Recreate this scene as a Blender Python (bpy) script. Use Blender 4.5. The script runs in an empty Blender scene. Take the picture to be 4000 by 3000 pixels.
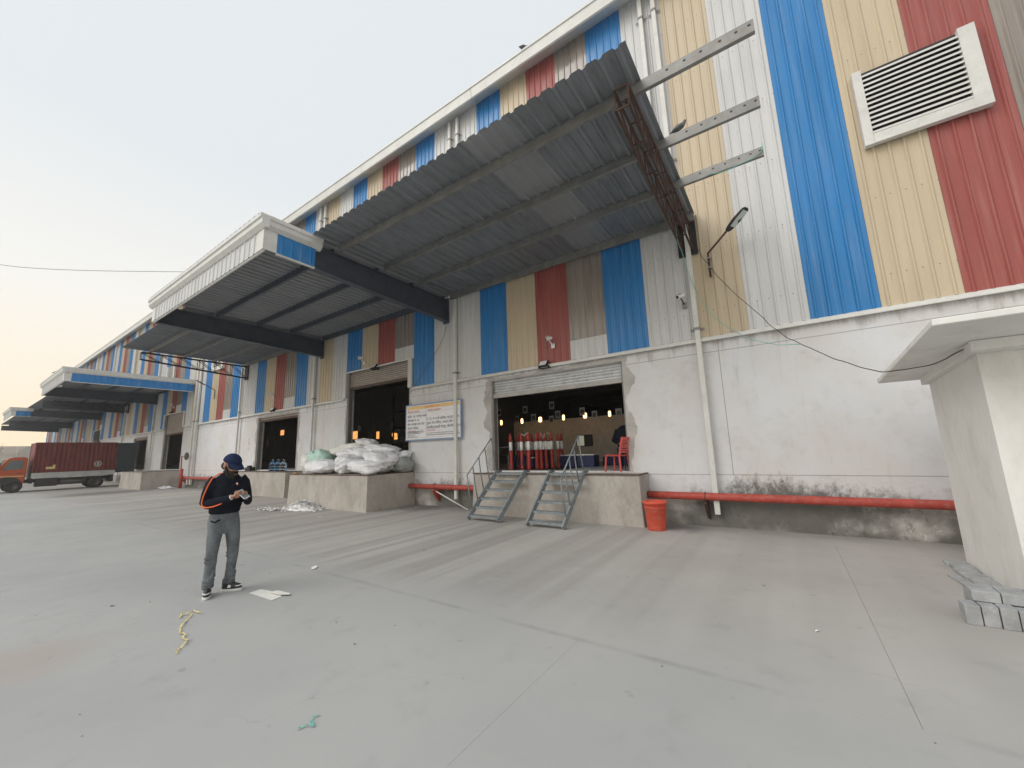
import bpy, bmesh, math, random
from mathutils import Vector, Matrix, noise, Euler
random.seed(7)
R = math.radians
scn = bpy.context.scene
COL = scn.collection
# ------------------------------------------------------------------ camera, sky, sun, exposure
H = 1.65; YAW, PIT, ROL, FPX = -0.59858943, 0.16607204, -0.03233851, 1533.4587
def cam_axes():
    cy, sy, cp, sp = math.cos(YAW), math.sin(YAW), math.cos(PIT), math.sin(PIT)
    f = Vector((sy*cp, cy*cp, sp)); r = Vector((cy, -sy, 0)); u = r.cross(f)
    c, s = math.cos(ROL), math.sin(ROL)
    return c*r+s*u, -s*r+c*u, f
CR, CU, CF = cam_axes()
cd = bpy.data.cameras.new('camera'); cam = bpy.data.objects.new('camera', cd); COL.objects.link(cam)
cd.sensor_width = 36; cd.lens = 36*FPX/4000; cd.clip_start = .05; cd.clip_end = 3000
cam.matrix_world = Matrix(((CR.x, CU.x, -CF.x, 0), (CR.y, CU.y, -CF.y, 0), (CR.z, CU.z, -CF.z, H), (0, 0, 0, 1)))
scn.camera = cam
SUN_EL, SUN_AZ = R(40), R(-150)          # azimuth measured from +Y towards +X
to_sun = Vector((math.sin(SUN_AZ)*math.cos(SUN_EL), math.cos(SUN_AZ)*math.cos(SUN_EL), math.sin(SUN_EL)))
w = bpy.data.worlds.new('World'); scn.world = w; w.use_nodes = True
wt = w.node_tree; wt.nodes.clear()
wo = wt.nodes.new('ShaderNodeOutputWorld'); bg = wt.nodes.new('ShaderNodeBackground')
sky = wt.nodes.new('ShaderNodeTexSky'); sky.sky_type = 'NISHITA'; sky.sun_disc = False
sky.sun_elevation = SUN_EL; sky.sun_rotation = SUN_AZ; sky.air_density = 1.0; sky.dust_density = 6.0; sky.ozone_density = 1.0
mixw = wt.nodes.new('ShaderNodeMix'); mixw.data_type = 'RGBA'; mixw.inputs[0].default_value = .93
tc = wt.nodes.new('ShaderNodeTexCoord'); sx = wt.nodes.new('ShaderNodeSeparateXYZ'); wt.links.new(tc.outputs['Generated'], sx.inputs[0])
rp = wt.nodes.new('ShaderNodeValToRGB'); wt.links.new(sx.outputs[2], rp.inputs[0])       # haze veil: warm at the horizon, cool white above
rp.color_ramp.elements[0].position = 0.0; rp.color_ramp.elements[0].color = (.97, .78, .53, 1)
rp.color_ramp.elements[1].position = .55; rp.color_ramp.elements[1].color = (.645, .68, .70, 1)
e_ = rp.color_ramp.elements.new(.13); e_.color = (.90, .80, .645, 1)
e_ = rp.color_ramp.elements.new(.30); e_.color = (.79, .775, .73, 1)
scv = wt.nodes.new('ShaderNodeVectorMath'); scv.operation = 'SCALE'; scv.inputs['Scale'].default_value = 9.35; wt.links.new(rp.outputs[0], scv.inputs[0]); wt.links.new(scv.outputs[0], mixw.inputs[7])
wt.links.new(sky.outputs[0], mixw.inputs[6]); wt.links.new(mixw.outputs[2], bg.inputs[0])
bg.inputs[1].default_value = .1; wt.links.new(bg.outputs[0], wo.inputs[0])
sl = bpy.data.lights.new('sun', 'SUN'); sl.energy = 1.15; sl.angle = R(42); sl.color = (1, .965, .92)
so = bpy.data.objects.new('sun', sl); COL.objects.link(so)
so.rotation_euler = (-to_sun).to_track_quat('-Z', 'Y').to_euler(); so.location = (-30, -30, 30)
vs = scn.view_settings; vs.view_transform = 'Standard'; vs.look = 'None'; vs.gamma = 1; vs.exposure = 0.48; vs.use_curve_mapping = False
scn.render.resolution_x, scn.render.resolution_y = 1024, 768
# pixel (of the 4000x3000 photograph) -> ray -> ground height / plane
def ray(px, py): return CF + CR*((px-2000)/FPX) - CU*((py-1500)/FPX)
def G(px, py, Z=0.):
    v = ray(px, py); t = (Z-H)/v.z; return Vector((v.x*t, v.y*t, Z))
D = 9.086
def F(px, py, Y=D):
    v = ray(px, py); t = Y/v.y; return Vector((v.x*t, Y, H+v.z*t))
# ------------------------------------------------------------------ materials
MATS = {}
def nn(t, ty, **kw):
    n = t.nodes.new(ty)
    for k, v in kw.items(): setattr(n, k, v)
    return n
def math_(t, op, a, b=None, clamp=False):
    n = nn(t, 'ShaderNodeMath', operation=op, use_clamp=clamp)
    for i, x in enumerate((a, b)):
        if x is None: continue
        if isinstance(x, (int, float)): n.inputs[i].default_value = x
        else: t.links.new(x, n.inputs[i])
    return n.outputs[0]
def mixc(t, fac, a, b, mode='MIX'):
    n = nn(t, 'ShaderNodeMix', data_type='RGBA', blend_type=mode)
    for i, x in ((0, fac), (6, a), (7, b)):
        if isinstance(x, (int, float)): n.inputs[i].default_value = x
        elif isinstance(x, tuple): n.inputs[i].default_value = (*x, 1) if len(x) == 3 else x
        else: t.links.new(x, n.inputs[i])
    return n.outputs[2]
def noise_(t, pos, scale=(1, 1, 1), sc=1., det=4., rough=.55, off=(0, 0, 0)):
    m = nn(t, 'ShaderNodeMapping'); m.inputs['Scale'].default_value = scale; m.inputs['Location'].default_value = off
    t.links.new(pos, m.inputs[0])
    n = nn(t, 'ShaderNodeTexNoise'); n.inputs['Scale'].default_value = sc; n.inputs['Detail'].default_value = det; n.inputs['Roughness'].default_value = rough
    t.links.new(m.outputs[0], n.inputs['Vector'])
    return n.outputs[0]
def step_(t, x, lo, hi, a=0., b=1.):
    n = nn(t, 'ShaderNodeMapRange', interpolation_type='SMOOTHSTEP')
    t.links.new(x, n.inputs[0]); n.inputs[1].default_value = lo; n.inputs[2].default_value = hi; n.inputs[3].default_value = a; n.inputs[4].default_value = b
    return n.outputs[0]
def base(name):
    m = bpy.data.materials.new(name); m.use_nodes = True; t = m.node_tree
    b = t.nodes['Principled BSDF']; g = nn(t, 'ShaderNodeNewGeometry')
    return m, t, b, g.outputs['Position']
def bump_(t, b, h, strength=.3, dist=.01):
    n = nn(t, 'ShaderNodeBump'); n.inputs['Strength'].default_value = strength; n.inputs['Distance'].default_value = dist
    t.links.new(h, n.inputs['Height']); t.links.new(n.outputs[0], b.inputs['Normal'])
def mat(name, col, rough=.6, metal=0., var=.18, sc=3., stretch=(1, 1, 1), dirt=None, damt=.35, bump=.0, bsc=60., spec=.5, local=False):
    """painted / plain surface: broad + fine tone variation, optional dirt patches"""
    if name in MATS: return MATS[name]
    m, t, b, pos = base(name)
    if local: pos = nn(t, 'ShaderNodeTexCoord').outputs['Object']
    n1 = noise_(t, pos, stretch, sc); n2 = noise_(t, pos, stretch, sc*14, 3)
    f = math_(t, 'ADD', math_(t, 'MULTIPLY', n1, .65), math_(t, 'MULTIPLY', n2, .35))
    v = step_(t, f, .3, .7, 1-var, 1+var)
    mul = nn(t, 'ShaderNodeVectorMath', operation='SCALE'); mul.inputs[0].default_value = col; t.links.new(v, mul.inputs['Scale'])
    c = mul.outputs[0]
    if dirt:
        dn = noise_(t, pos, stretch, sc*2.3, 6, .7, (3.1, 1.7, 9.2))
        c = mixc(t, math_(t, 'MULTIPLY', step_(t, dn, .48, .72), damt), c, dirt)
    t.links.new(c, b.inputs['Base Color'])
    rr = step_(t, n2, .3, .7, max(0, rough-.08), min(1, rough+.08)); t.links.new(rr, b.inputs['Roughness'])
    b.inputs['Metallic'].default_value = metal; b.inputs['Specular IOR Level'].default_value = spec
    if bump: bump_(t, b, noise_(t, pos, (1, 1, 1), bsc, 5, .6), bump, .01)
    MATS[name] = m; return m
def emit(name, col, st):
    m, t, b, pos = base(name)
    b.inputs['Base Color'].default_value = (*col, 1); b.inputs['Emission Color'].default_value = (*col, 1); b.inputs['Emission Strength'].default_value = st
    return m
def panel_mat(name, col, rough=.38, spec=.4, var=.10):
    m, t, b, pos = base(name)
    n1 = noise_(t, pos, (1.2, 1, .16), 2.2, 4); n2 = noise_(t, pos, (9, 1, .25), 2.0, 5, .65, (4, 0, 2)); n3 = noise_(t, pos, (1, 1, 1), 130, 2)
    v = step_(t, math_(t, 'ADD', math_(t, 'MULTIPLY', n1, .6), math_(t, 'ADD', math_(t, 'MULTIPLY', n2, .3), math_(t, 'MULTIPLY', n3, .1))), .3, .7, 1-var, 1+var)
    mul = nn(t, 'ShaderNodeVectorMath', operation='SCALE'); mul.inputs[0].default_value = col; t.links.new(v, mul.inputs['Scale'])
    dust = math_(t, 'MULTIPLY', step_(t, n2, .45, .8), .2)
    cc = mixc(t, dust, mul.outputs[0], (.48, .43, .37))
    sep = nn(t, 'ShaderNodeSeparateXYZ'); t.links.new(pos, sep.inputs[0]); sx_, sz_ = sep.outputs[0], sep.outputs[2]
    dx = math_(t, 'MULTIPLY', math_(t, 'SUBTRACT', math_(t, 'FRACT', math_(t, 'ADD', math_(t, 'DIVIDE', math_(t, 'ADD', sx_, 100*.1984+.33), .1984), .5)), .5), .1984)
    dz = math_(t, 'MULTIPLY', math_(t, 'SUBTRACT', math_(t, 'FRACT', math_(t, 'DIVIDE', math_(t, 'ADD', sz_, .62), 1.45)), .5), 1.45)
    d2 = math_(t, 'SQRT', math_(t, 'ADD', math_(t, 'MULTIPLY', dx, dx), math_(t, 'MULTIPLY', dz, dz)))
    run = math_(t, 'MULTIPLY', math_(t, 'MULTIPLY', step_(t, math_(t, 'ABSOLUTE', dx), .004, .014, 1., 0.), math_(t, 'MULTIPLY', step_(t, dz, -.45, -.01), step_(t, dz, 0., .01, 1., 0.))), step_(t, n1, .45, .65))
    cc = mixc(t, math_(t, 'MULTIPLY', run, .35), cc, (.25, .20, .16))                     # faint runs below the screws
    cc = mixc(t, math_(t, 'MULTIPLY', step_(t, d2, .009, .014, 1., 0.), .8), cc, (.16, .15, .14))   # screw heads
    t.links.new(cc, b.inputs['Base Color'])
    t.links.new(step_(t, n1, .3, .7, rough-.05, rough+.12), b.inputs['Roughness']); b.inputs['Specular IOR Level'].default_value = spec
    bump_(t, b, noise_(t, pos, (1.5, 1, .5), 2.5, 2), .05, .05)
    return m
# lower wall: whitewash over cement, damp and mould towards the foot, scored lines
def wall_mat():
    m, t, b, pos = base('whitewashed_wall')
    sep = nn(t, 'ShaderNodeSeparateXYZ'); t.links.new(pos, sep.inputs[0]); x, y, z = sep.outputs
    nA = noise_(t, pos, (1, 1, 1), .55, 5); nB = noise_(t, pos, (1, 1, 1), 3.1, 6, .68, (5, 2, 1)); nC = noise_(t, pos, (3.2, 3, .35), 2.4, 6, .7, (1, 8, 3)); nD = noise_(t, pos, (1, 1, 1), 16, 5, .65)
    white = mixc(t, step_(t, nA, .35, .7), (.70, .715, .74), (.65, .635, .62))
    white = mixc(t, math_(t, 'MULTIPLY', step_(t, nB, .5, .75), .38), white, (.50, .45, .41))
    streak = math_(t, 'MULTIPLY', step_(t, nC, .56, .78), .5); white = mixc(t, streak, white, (.42, .40, .38))
    nM = noise_(t, pos, (1.6, 1, .9), 2.6, 8, .78, (6, 1, 5))
    cem = mixc(t, step_(t, nB, .35, .65), (.62, .595, .56), (.45, .435, .41))
    cem = mixc(t, math_(t, 'MULTIPLY', step_(t, noise_(t, pos, (1, 1, 1), 9, 6, .7, (2, 2, 7)), .56, .60), step_(t, x, -1.5, 1.2, .15, .9)), cem, (.74, .73, .70))
    cem = mixc(t, math_(t, 'MULTIPLY', step_(t, nM, .53, .66), .7), cem, (.10, .105, .09))
    # border between whitewash and the bare foot
    edge = math_(t, 'ADD', z, math_(t, 'MULTIPLY', math_(t, 'SUBTRACT', nB, .5), .28))
    c = mixc(t, step_(t, edge, .60, .66), cem, white)
    # mould creeping up from the foot to about one metre, and hanging below the flashing in places
    xb = math_(t, 'MULTIPLY', step_(t, math_(t, 'ABSOLUTE', math_(t, 'ADD', x, .4)), .3, 1.6, 1., 0.), .16)
    up = math_(t, 'SUBTRACT', math_(t, 'ADD', xb, math_(t, 'ADD', math_(t, 'MULTIPLY', nM, 1.1), math_(t, 'MULTIPLY', nD, .35))), math_(t, 'MULTIPLY', math_(t, 'SUBTRACT', z, .55), .85))
    mo = math_(t, 'MULTIPLY', step_(t, up, .46, .82), step_(t, nA, .36, .52))
    c = mixc(t, math_(t, 'MULTIPLY', mo, .85), c, (.085, .085, .075))
    dn = math_(t, 'SUBTRACT', math_(t, 'ADD', math_(t, 'MULTIPLY', nC, 1.), math_(t, 'MULTIPLY', nB, .4)), math_(t, 'MULTIPLY', math_(t, 'SUBTRACT', 3.7, z), .9))
    c = mixc(t, math_(t, 'MULTIPLY', step_(t, dn, .62, .9), .45), c, (.25, .23, .20))
    # scored lines
    def line(v, at, wd): return step_(t, math_(t, 'ABSOLUTE', math_(t, 'SUBTRACT', v, at)), wd, wd*2.2, 1., 0.)
    zl = math_(t, 'MAXIMUM', line(z, 1.02, .004), line(z, 3.56, .004))
    xm = math_(t, 'ABSOLUTE', math_(t, 'SUBTRACT', math_(t, 'FRACT', math_(t, 'ADD', math_(t, 'DIVIDE', math_(t, 'ADD', x, 74.2+.93), 7.42), .5)), .5))
    xl = math_(t, 'MULTIPLY', step_(t, xm, .0006, .0013, 1., 0.), step_(t, z, 1.0, 1.02))
    c = mixc(t, math_(t, 'MULTIPLY', math_(t, 'MAXIMUM', zl, xl), .7), c, (.2, .19, .18))
    blot = step_(t, noise_(t, pos, (1, 1, 1), 1.4, 7, .75, (4, 4, 4)), .5, .72); c = mixc(t, math_(t, 'MULTIPLY', blot, .2), c, (.42, .405, .39))
    t.links.new(c, b.inputs['Base Color']); b.inputs['Roughness'].default_value = .85; b.inputs['Specular IOR Level'].default_value = .25
    bump_(t, b, math_(t, 'ADD', nD, math_(t, 'MULTIPLY', nB, .6)), .25, .012)
    return m
def ground_mat():
    m, t, b, pos = base('yard_concrete')
    sep = nn(t, 'ShaderNodeSeparateXYZ'); t.links.new(pos, sep.inputs[0]); x, y, z = sep.outputs
    nA = noise_(t, pos, (1, 1, 1), .35, 5); nB = noise_(t, pos, (1, 1, 1), 2.3, 6, .65, (7, 3, 0)); nC = noise_(t, pos, (1, 1, 1), 38, 4, .7); nF = noise_(t, pos, (1, 1, 1), 170, 2)
    tr = noise_(t, pos, (1.9, .03, 1), 1.0, 1.5, .5, (2, 5, 0)); tr2 = noise_(t, pos, (6, .12, 1), 1.0, 3, .6, (9, 5, 0))
    near = step_(t, math_(t, 'ADD', y, math_(t, 'MULTIPLY', math_(t, 'SUBTRACT', nA, .5), 5.)), 2.0, 5.5)   # dustier by the docks
    grey = mixc(t, step_(t, nA, .3, .7), (.355, .360, .355), (.41, .412, .402))
    warm = mixc(t, step_(t, nA, .3, .7), (.378, .358, .334), (.45, .432, .406))
    c = mixc(t, near, grey, warm)
    trk = math_(t, 'MULTIPLY', math_(t, 'ADD', math_(t, 'MULTIPLY', step_(t, tr, .45, .55), .7), math_(t, 'MULTIPLY', step_(t, tr2, .4, .6), .3)), math_(t, 'MULTIPLY', step_(t, y, 3.3, 4.3), step_(t, x, -5, .5, 1., .2)))
    c = mixc(t, math_(t, 'MULTIPLY', trk, .62), c, (.25, .232, .21))
    c = mixc(t, math_(t, 'MULTIPLY', step_(t, nB, .55, .75), .35), c, (.26, .26, .255))
    c = mixc(t, math_(t, 'MULTIPLY', step_(t, nB, .28, .42, 1., 0.), .3), c, (.43, .415, .395))
    # dirt packed beside the long joint
    dj = math_(t, 'MULTIPLY', step_(t, math_(t, 'ABSOLUTE', math_(t, 'SUBTRACT', y, 3.385)), .0, .06, 1., 0.), step_(t, noise_(t, pos, (1, 1, 1), 1.1, 6, .7, (8, 8, 0)), .42, .7))
    c = mixc(t, math_(t, 'MULTIPLY', dj, .5), c, (.22, .22, .215))
    # damp grime along the foot of the building
    gr = math_(t, 'MULTIPLY', step_(t, math_(t, 'ADD', y, math_(t, 'MULTIPLY', math_(t, 'SUBTRACT', nB, .5), 1.6)), 8.35, 9.2), .32)
    c = mixc(t, gr, c, (.15, .14, .125))
    # red earth spilled at the left
    def blob(cx, cy, r0, r1):
        v = nn(t, 'ShaderNodeVectorMath', operation='DISTANCE'); t.links.new(pos, v.inputs[0]); v.inputs[1].default_value = (cx, cy, 0)
        return step_(t, math_(t, 'ADD', v.outputs['Value'], math_(t, 'MULTIPLY', math_(t, 'SUBTRACT', nB, .5), 1.2)), r0, r1, 1., 0.)
    c = mixc(t, math_(t, 'MULTIPLY', blob(-5.6, .62, .1, .75), .38), c, (.40, .30, .24))
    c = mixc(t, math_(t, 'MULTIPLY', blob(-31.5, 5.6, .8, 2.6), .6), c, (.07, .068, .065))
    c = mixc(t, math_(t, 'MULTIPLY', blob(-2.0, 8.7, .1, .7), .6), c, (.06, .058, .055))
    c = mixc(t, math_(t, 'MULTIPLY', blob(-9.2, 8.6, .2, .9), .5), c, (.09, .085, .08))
    vor = nn(t, 'ShaderNodeTexVoronoi', feature='DISTANCE_TO_EDGE'); vor.inputs['Scale'].default_value = .42
    wv = nn(t, 'ShaderNodeVectorMath', operation='ADD'); t.links.new(pos, wv.inputs[0]); nz = nn(t, 'ShaderNodeTexNoise'); nz.inputs['Scale'].default_value = 1.7; nz.inputs['Detail'].default_value = 5; t.links.new(pos, nz.inputs['Vector']); t.links.new(nz.outputs['Color'], wv.inputs[1]); t.links.new(wv.outputs[0], vor.inputs['Vector'])
    crk = math_(t, 'MULTIPLY', step_(t, vor.outputs['Distance'], .0, .0035, 1., 0.), step_(t, nA, .5, .6))
    c = mixc(t, math_(t, 'MULTIPLY', crk, .22), c, (.2, .195, .19))                                     # hairline cracks
    spot = step_(t, noise_(t, pos, (1, 1, 1), 5.5, 2, .5, (11, 4, 0)), .70, .76); c = mixc(t, math_(t, 'MULTIPLY', spot, .4), c, (.2, .2, .2))   # oil drips
    scuff = step_(t, noise_(t, pos, (7, .7, 1), 1.0, 5, .7, (3, 14, 0)), .62, .8); c = mixc(t, math_(t, 'MULTIPLY', scuff, .22), c, (.25, .25, .25))
    c = mixc(t, math_(t, 'MULTIPLY', step_(t, nC, .6, .75), .25), c, (.26, .255, .25))
    c = mixc(t, math_(t, 'MULTIPLY', step_(t, nF, .3, .7), .16), c, (.50, .49, .48))
    t.links.new(c, b.inputs['Base Color']); t.links.new(step_(t, nB, .3, .7, .72, .92), b.inputs['Roughness']); b.inputs['Specular IOR Level'].default_value = .3
    bump_(t, b, math_(t, 'ADD', nC, math_(t, 'MULTIPLY', nF, .5)), .16, .006)
    return m
def glass(name, col, rough=.05, trans=1.):
    m, t, b, pos = base(name)
    b.inputs['Base Color'].default_value = (*col, 1); b.inputs['Transmission Weight'].default_value = trans; b.inputs['Roughness'].default_value = rough; b.inputs['IOR'].default_value = 1.3
    return m
M = dict(
 ground=ground_mat(), wall=wall_mat(),
 white=panel_mat('off_white_sheet', (.60, .605, .605)), cream=panel_mat('cream_sheet', (.555, .465, .33)), blue=panel_mat('blue_sheet', (.026, .205, .50), .33),
 red=panel_mat('red_sheet', (.33, .085, .075), .4), trans=panel_mat('polycarbonate_sheet', (.28, .245, .215), .16, .6, .18),
 trim=mat('pale_trim', (.66, .66, .63), .45, var=.08, dirt=(.45, .42, .38), damt=.3), cement=mat('cement_render', (.43, .415, .395), .9, var=.2, sc=2.5, dirt=(.58, .56, .53), damt=.5, bump=.5, bsc=25),
 dock=mat('dock_concrete', (.43, .40, .365), .9, var=.2, sc=1.6, stretch=(1, 1, .5), dirt=(.26, .24, .215), damt=.6, bump=.4, bsc=20), kerbiron=mat('rusted_angle', (.12, .085, .07), .8, .3, var=.3, sc=8),
 galv=mat('galvanised_sheet', (.215, .235, .255), .5, .25, var=.14, sc=2, stretch=(3, .4, 1), dirt=(.10, .10, .10), damt=.5), galvbox=mat('soffit_sheet', (.27, .285, .30), .5, .15, var=.14, sc=2, stretch=(3, .4, 1), dirt=(.16, .16, .16), damt=.45), galvlight=mat('pale_sheet_tone', (.30, .315, .33), .45, .3, var=.08, sc=2),  # galvlight: daylight through a translucent canopy sheet, put into a paler colour
 purlin=mat('galvanised_purlin', (.25, .25, .24), .55, .4, var=.2, sc=4, dirt=(.25, .19, .13), damt=.6), darksteel=mat('dark_blue_steel', (.065, .08, .105), .5, .1, var=.2, sc=3, dirt=(.1, .09, .08), damt=.3),
 rust=mat('rusty_steel', (.085, .045, .034), .85, .2, var=.4, sc=9, dirt=(.06, .035, .03), damt=.6), black=mat('black_steel', (.02, .02, .022), .6, 0, var=.2),
 stair=mat('grey_blue_stair_paint', (.20, .235, .25), .55, .1, var=.22, sc=6, dirt=(.36, .35, .33), damt=.6), pipe=mat('red_pipe_paint', (.42, .06, .042), .55, 0, var=.2, sc=5, dirt=(.42, .22, .18), damt=.5),
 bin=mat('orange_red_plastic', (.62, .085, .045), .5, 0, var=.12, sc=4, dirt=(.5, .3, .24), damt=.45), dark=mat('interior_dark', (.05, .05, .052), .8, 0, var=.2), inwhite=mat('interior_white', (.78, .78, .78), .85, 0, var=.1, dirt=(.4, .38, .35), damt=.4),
 infloor=mat('interior_floor', (.40, .405, .40), .6, 0, var=.15), shutter=mat('shutter_steel', (.64, .65, .65), .35, .5, var=.12, sc=3, dirt=(.3, .27, .24), damt=.4), shutter2=mat('shutter_beige', (.42, .37, .33), .5, .3, var=.1),
 paper=mat('paper', (.82, .82, .82), .85, 0, var=.08), sackw=mat('woven_white_sack', (.80, .81, .84), .6, 0, var=.07, sc=4, dirt=(.60, .58, .56), damt=.3, bump=.25, bsc=9), sackg=mat('grey_green_sack', (.33, .36, .34), .6, 0, var=.15, sc=4, dirt=(.22, .23, .21), damt=.4, bump=.25, bsc=9),
 sackm=mat('mint_green_sack', (.50, .72, .63), .6, 0, var=.1, sc=4, dirt=(.6, .66, .6), damt=.4, bump=.25, bsc=9), sacky=mat('cream_sack', (.74, .735, .70), .6, 0, var=.1, sc=4, dirt=(.5, .47, .42), damt=.4, bump=.25, bsc=9),
 signw=mat('sign_white', (.80, .80, .83), .4, 0, var=.03), signb=mat('sign_blue', (.22, .33, .53), .4, 0, var=.05), signy=mat('sign_yellow', (.82, .54, .22), .4, 0, var=.04), ink=mat('ink_grey', (.13, .13, .14), .6, 0, var=.1), inkr=mat('ink_red', (.72, .22, .16), .6, 0, var=.1),
 guard=mat('guard_house_paint', (.78, .78, .755), .8, 0, var=.07, sc=1.1, stretch=(1, 1, .4), dirt=(.48, .45, .40), damt=.3, bump=.2, bsc=30), paver=mat('paver_block', (.36, .37, .38), .9, 0, var=.22, sc=7, dirt=(.27, .26, .25), damt=.5, bump=.5, bsc=50),
 camw=mat('camera_white_plastic', (.74, .74, .73), .4, 0, var=.04), lampgl=mat('lamp_lens', (.55, .60, .58), .2, 0, var=.05), cable=mat('cable_black', (.05, .047, .045), .6, 0, var=.2), gtape=mat('green_tape', (.17, .46, .39), .5, 0, var=.2), ytape=mat('yellow_strap', (.74, .62, .27), .5, 0, var=.2),
 bred=mat('bollard_red', (.36, .032, .02), .5, 0, var=.15, sc=6, dirt=(.2, .05, .04), damt=.5), refl=mat('reflective_white', (.80, .80, .80), .35, 0, var=.05), chairred=mat('red_plastic', (.55, .075, .06), .4, 0, var=.08), bluebox=mat('blue_plastic', (.012, .022, .10), .5, 0, var=.1),
 skin=mat('skin', (.36, .19, .125), .55, 0, var=.1, sc=12), jacket=mat('black_jacket', (.010, .012, .020), .85, 0, var=.3, sc=9, bump=.5, bsc=14, spec=.12), jorange=mat('orange_piping', (.80, .14, .03), .6, 0, var=.08), jeans=mat('grey_jeans', (.125, .14, .155), .9, 0, var=.45, sc=6, dirt=(.21, .225, .24), damt=.5, bump=.8, bsc=11),
 cap=mat('navy_cap', (.013, .023, .062), .85, 0, var=.15, sc=8, spec=.15), hair=mat('black_hair', (.012, .009, .008), .7, 0, var=.3, sc=30), shoeb=mat('shoe_black', (.025, .025, .03), .5, 0, var=.15), shoew=mat('shoe_white', (.72, .72, .70), .5, 0, var=.06), phone=mat('phone_silver', (.72, .72, .74), .3, 0, var=.03),
 contr=mat('container_oxide_red', (.17, .03, .028), .6, .1, var=.2, sc=3, stretch=(1, 1, .4), dirt=(.25, .13, .11), damt=.4), rail=mat('rail_grey', (.52, .53, .53), .55, .2, var=.1), cab=mat('cab_orange', (.48, .085, .02), .4, 0, var=.1, dirt=(.3, .15, .1), damt=.3), cabdark=mat('cab_dark', (.03, .03, .034), .5, 0, var=.1),
 winblk=mat('vehicle_glass', (.10, .13, .15), .06, 0, var=.05, spec=.8), tyre=mat('tyre', (.035, .034, .033), .85, 0, var=.25, sc=9), rim=mat('rim_grey', (.13, .125, .12), .6, .2, var=.2), doord=mat('dark_green_door', (.03, .05, .058), .6, .1, var=.2),
 hoard=mat('pale_hoarding', (.62, .57, .50), .7, 0, var=.06), bark=mat('bark', (.09, .065, .045), .95, 0, var=.3, sc=12), leaf=mat('dusty_leaf', (.10, .10, .045), .8, 0, var=.35, sc=2.5), roof=mat('roof_sheet', (.50, .52, .53), .5, .4, var=.1),
 news=mat('newsprint', (.74, .725, .68), .9, 0, var=.1, sc=8), bird=mat('pigeon_feathers', (.13, .14, .15), .8, 0, var=.3, sc=30), thin=mat('white_pvc', (.72, .71, .70), .45, 0, var=.06),
 bottleb=glass('blue_bottle', (.25, .52, .85)), bottlec=glass('clear_bottle', (.78, .86, .88)), bulb=emit('bulb_glow', (1, .56, .22), 3.4), litwin=emit('lit_window', (1, .42, .12), .9), litpane=emit('lit_pane', (.72, .70, .55), .22),
 ceil=mat('deck_sheet', (.16, .15, .145), .32, .7, var=.15))
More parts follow.
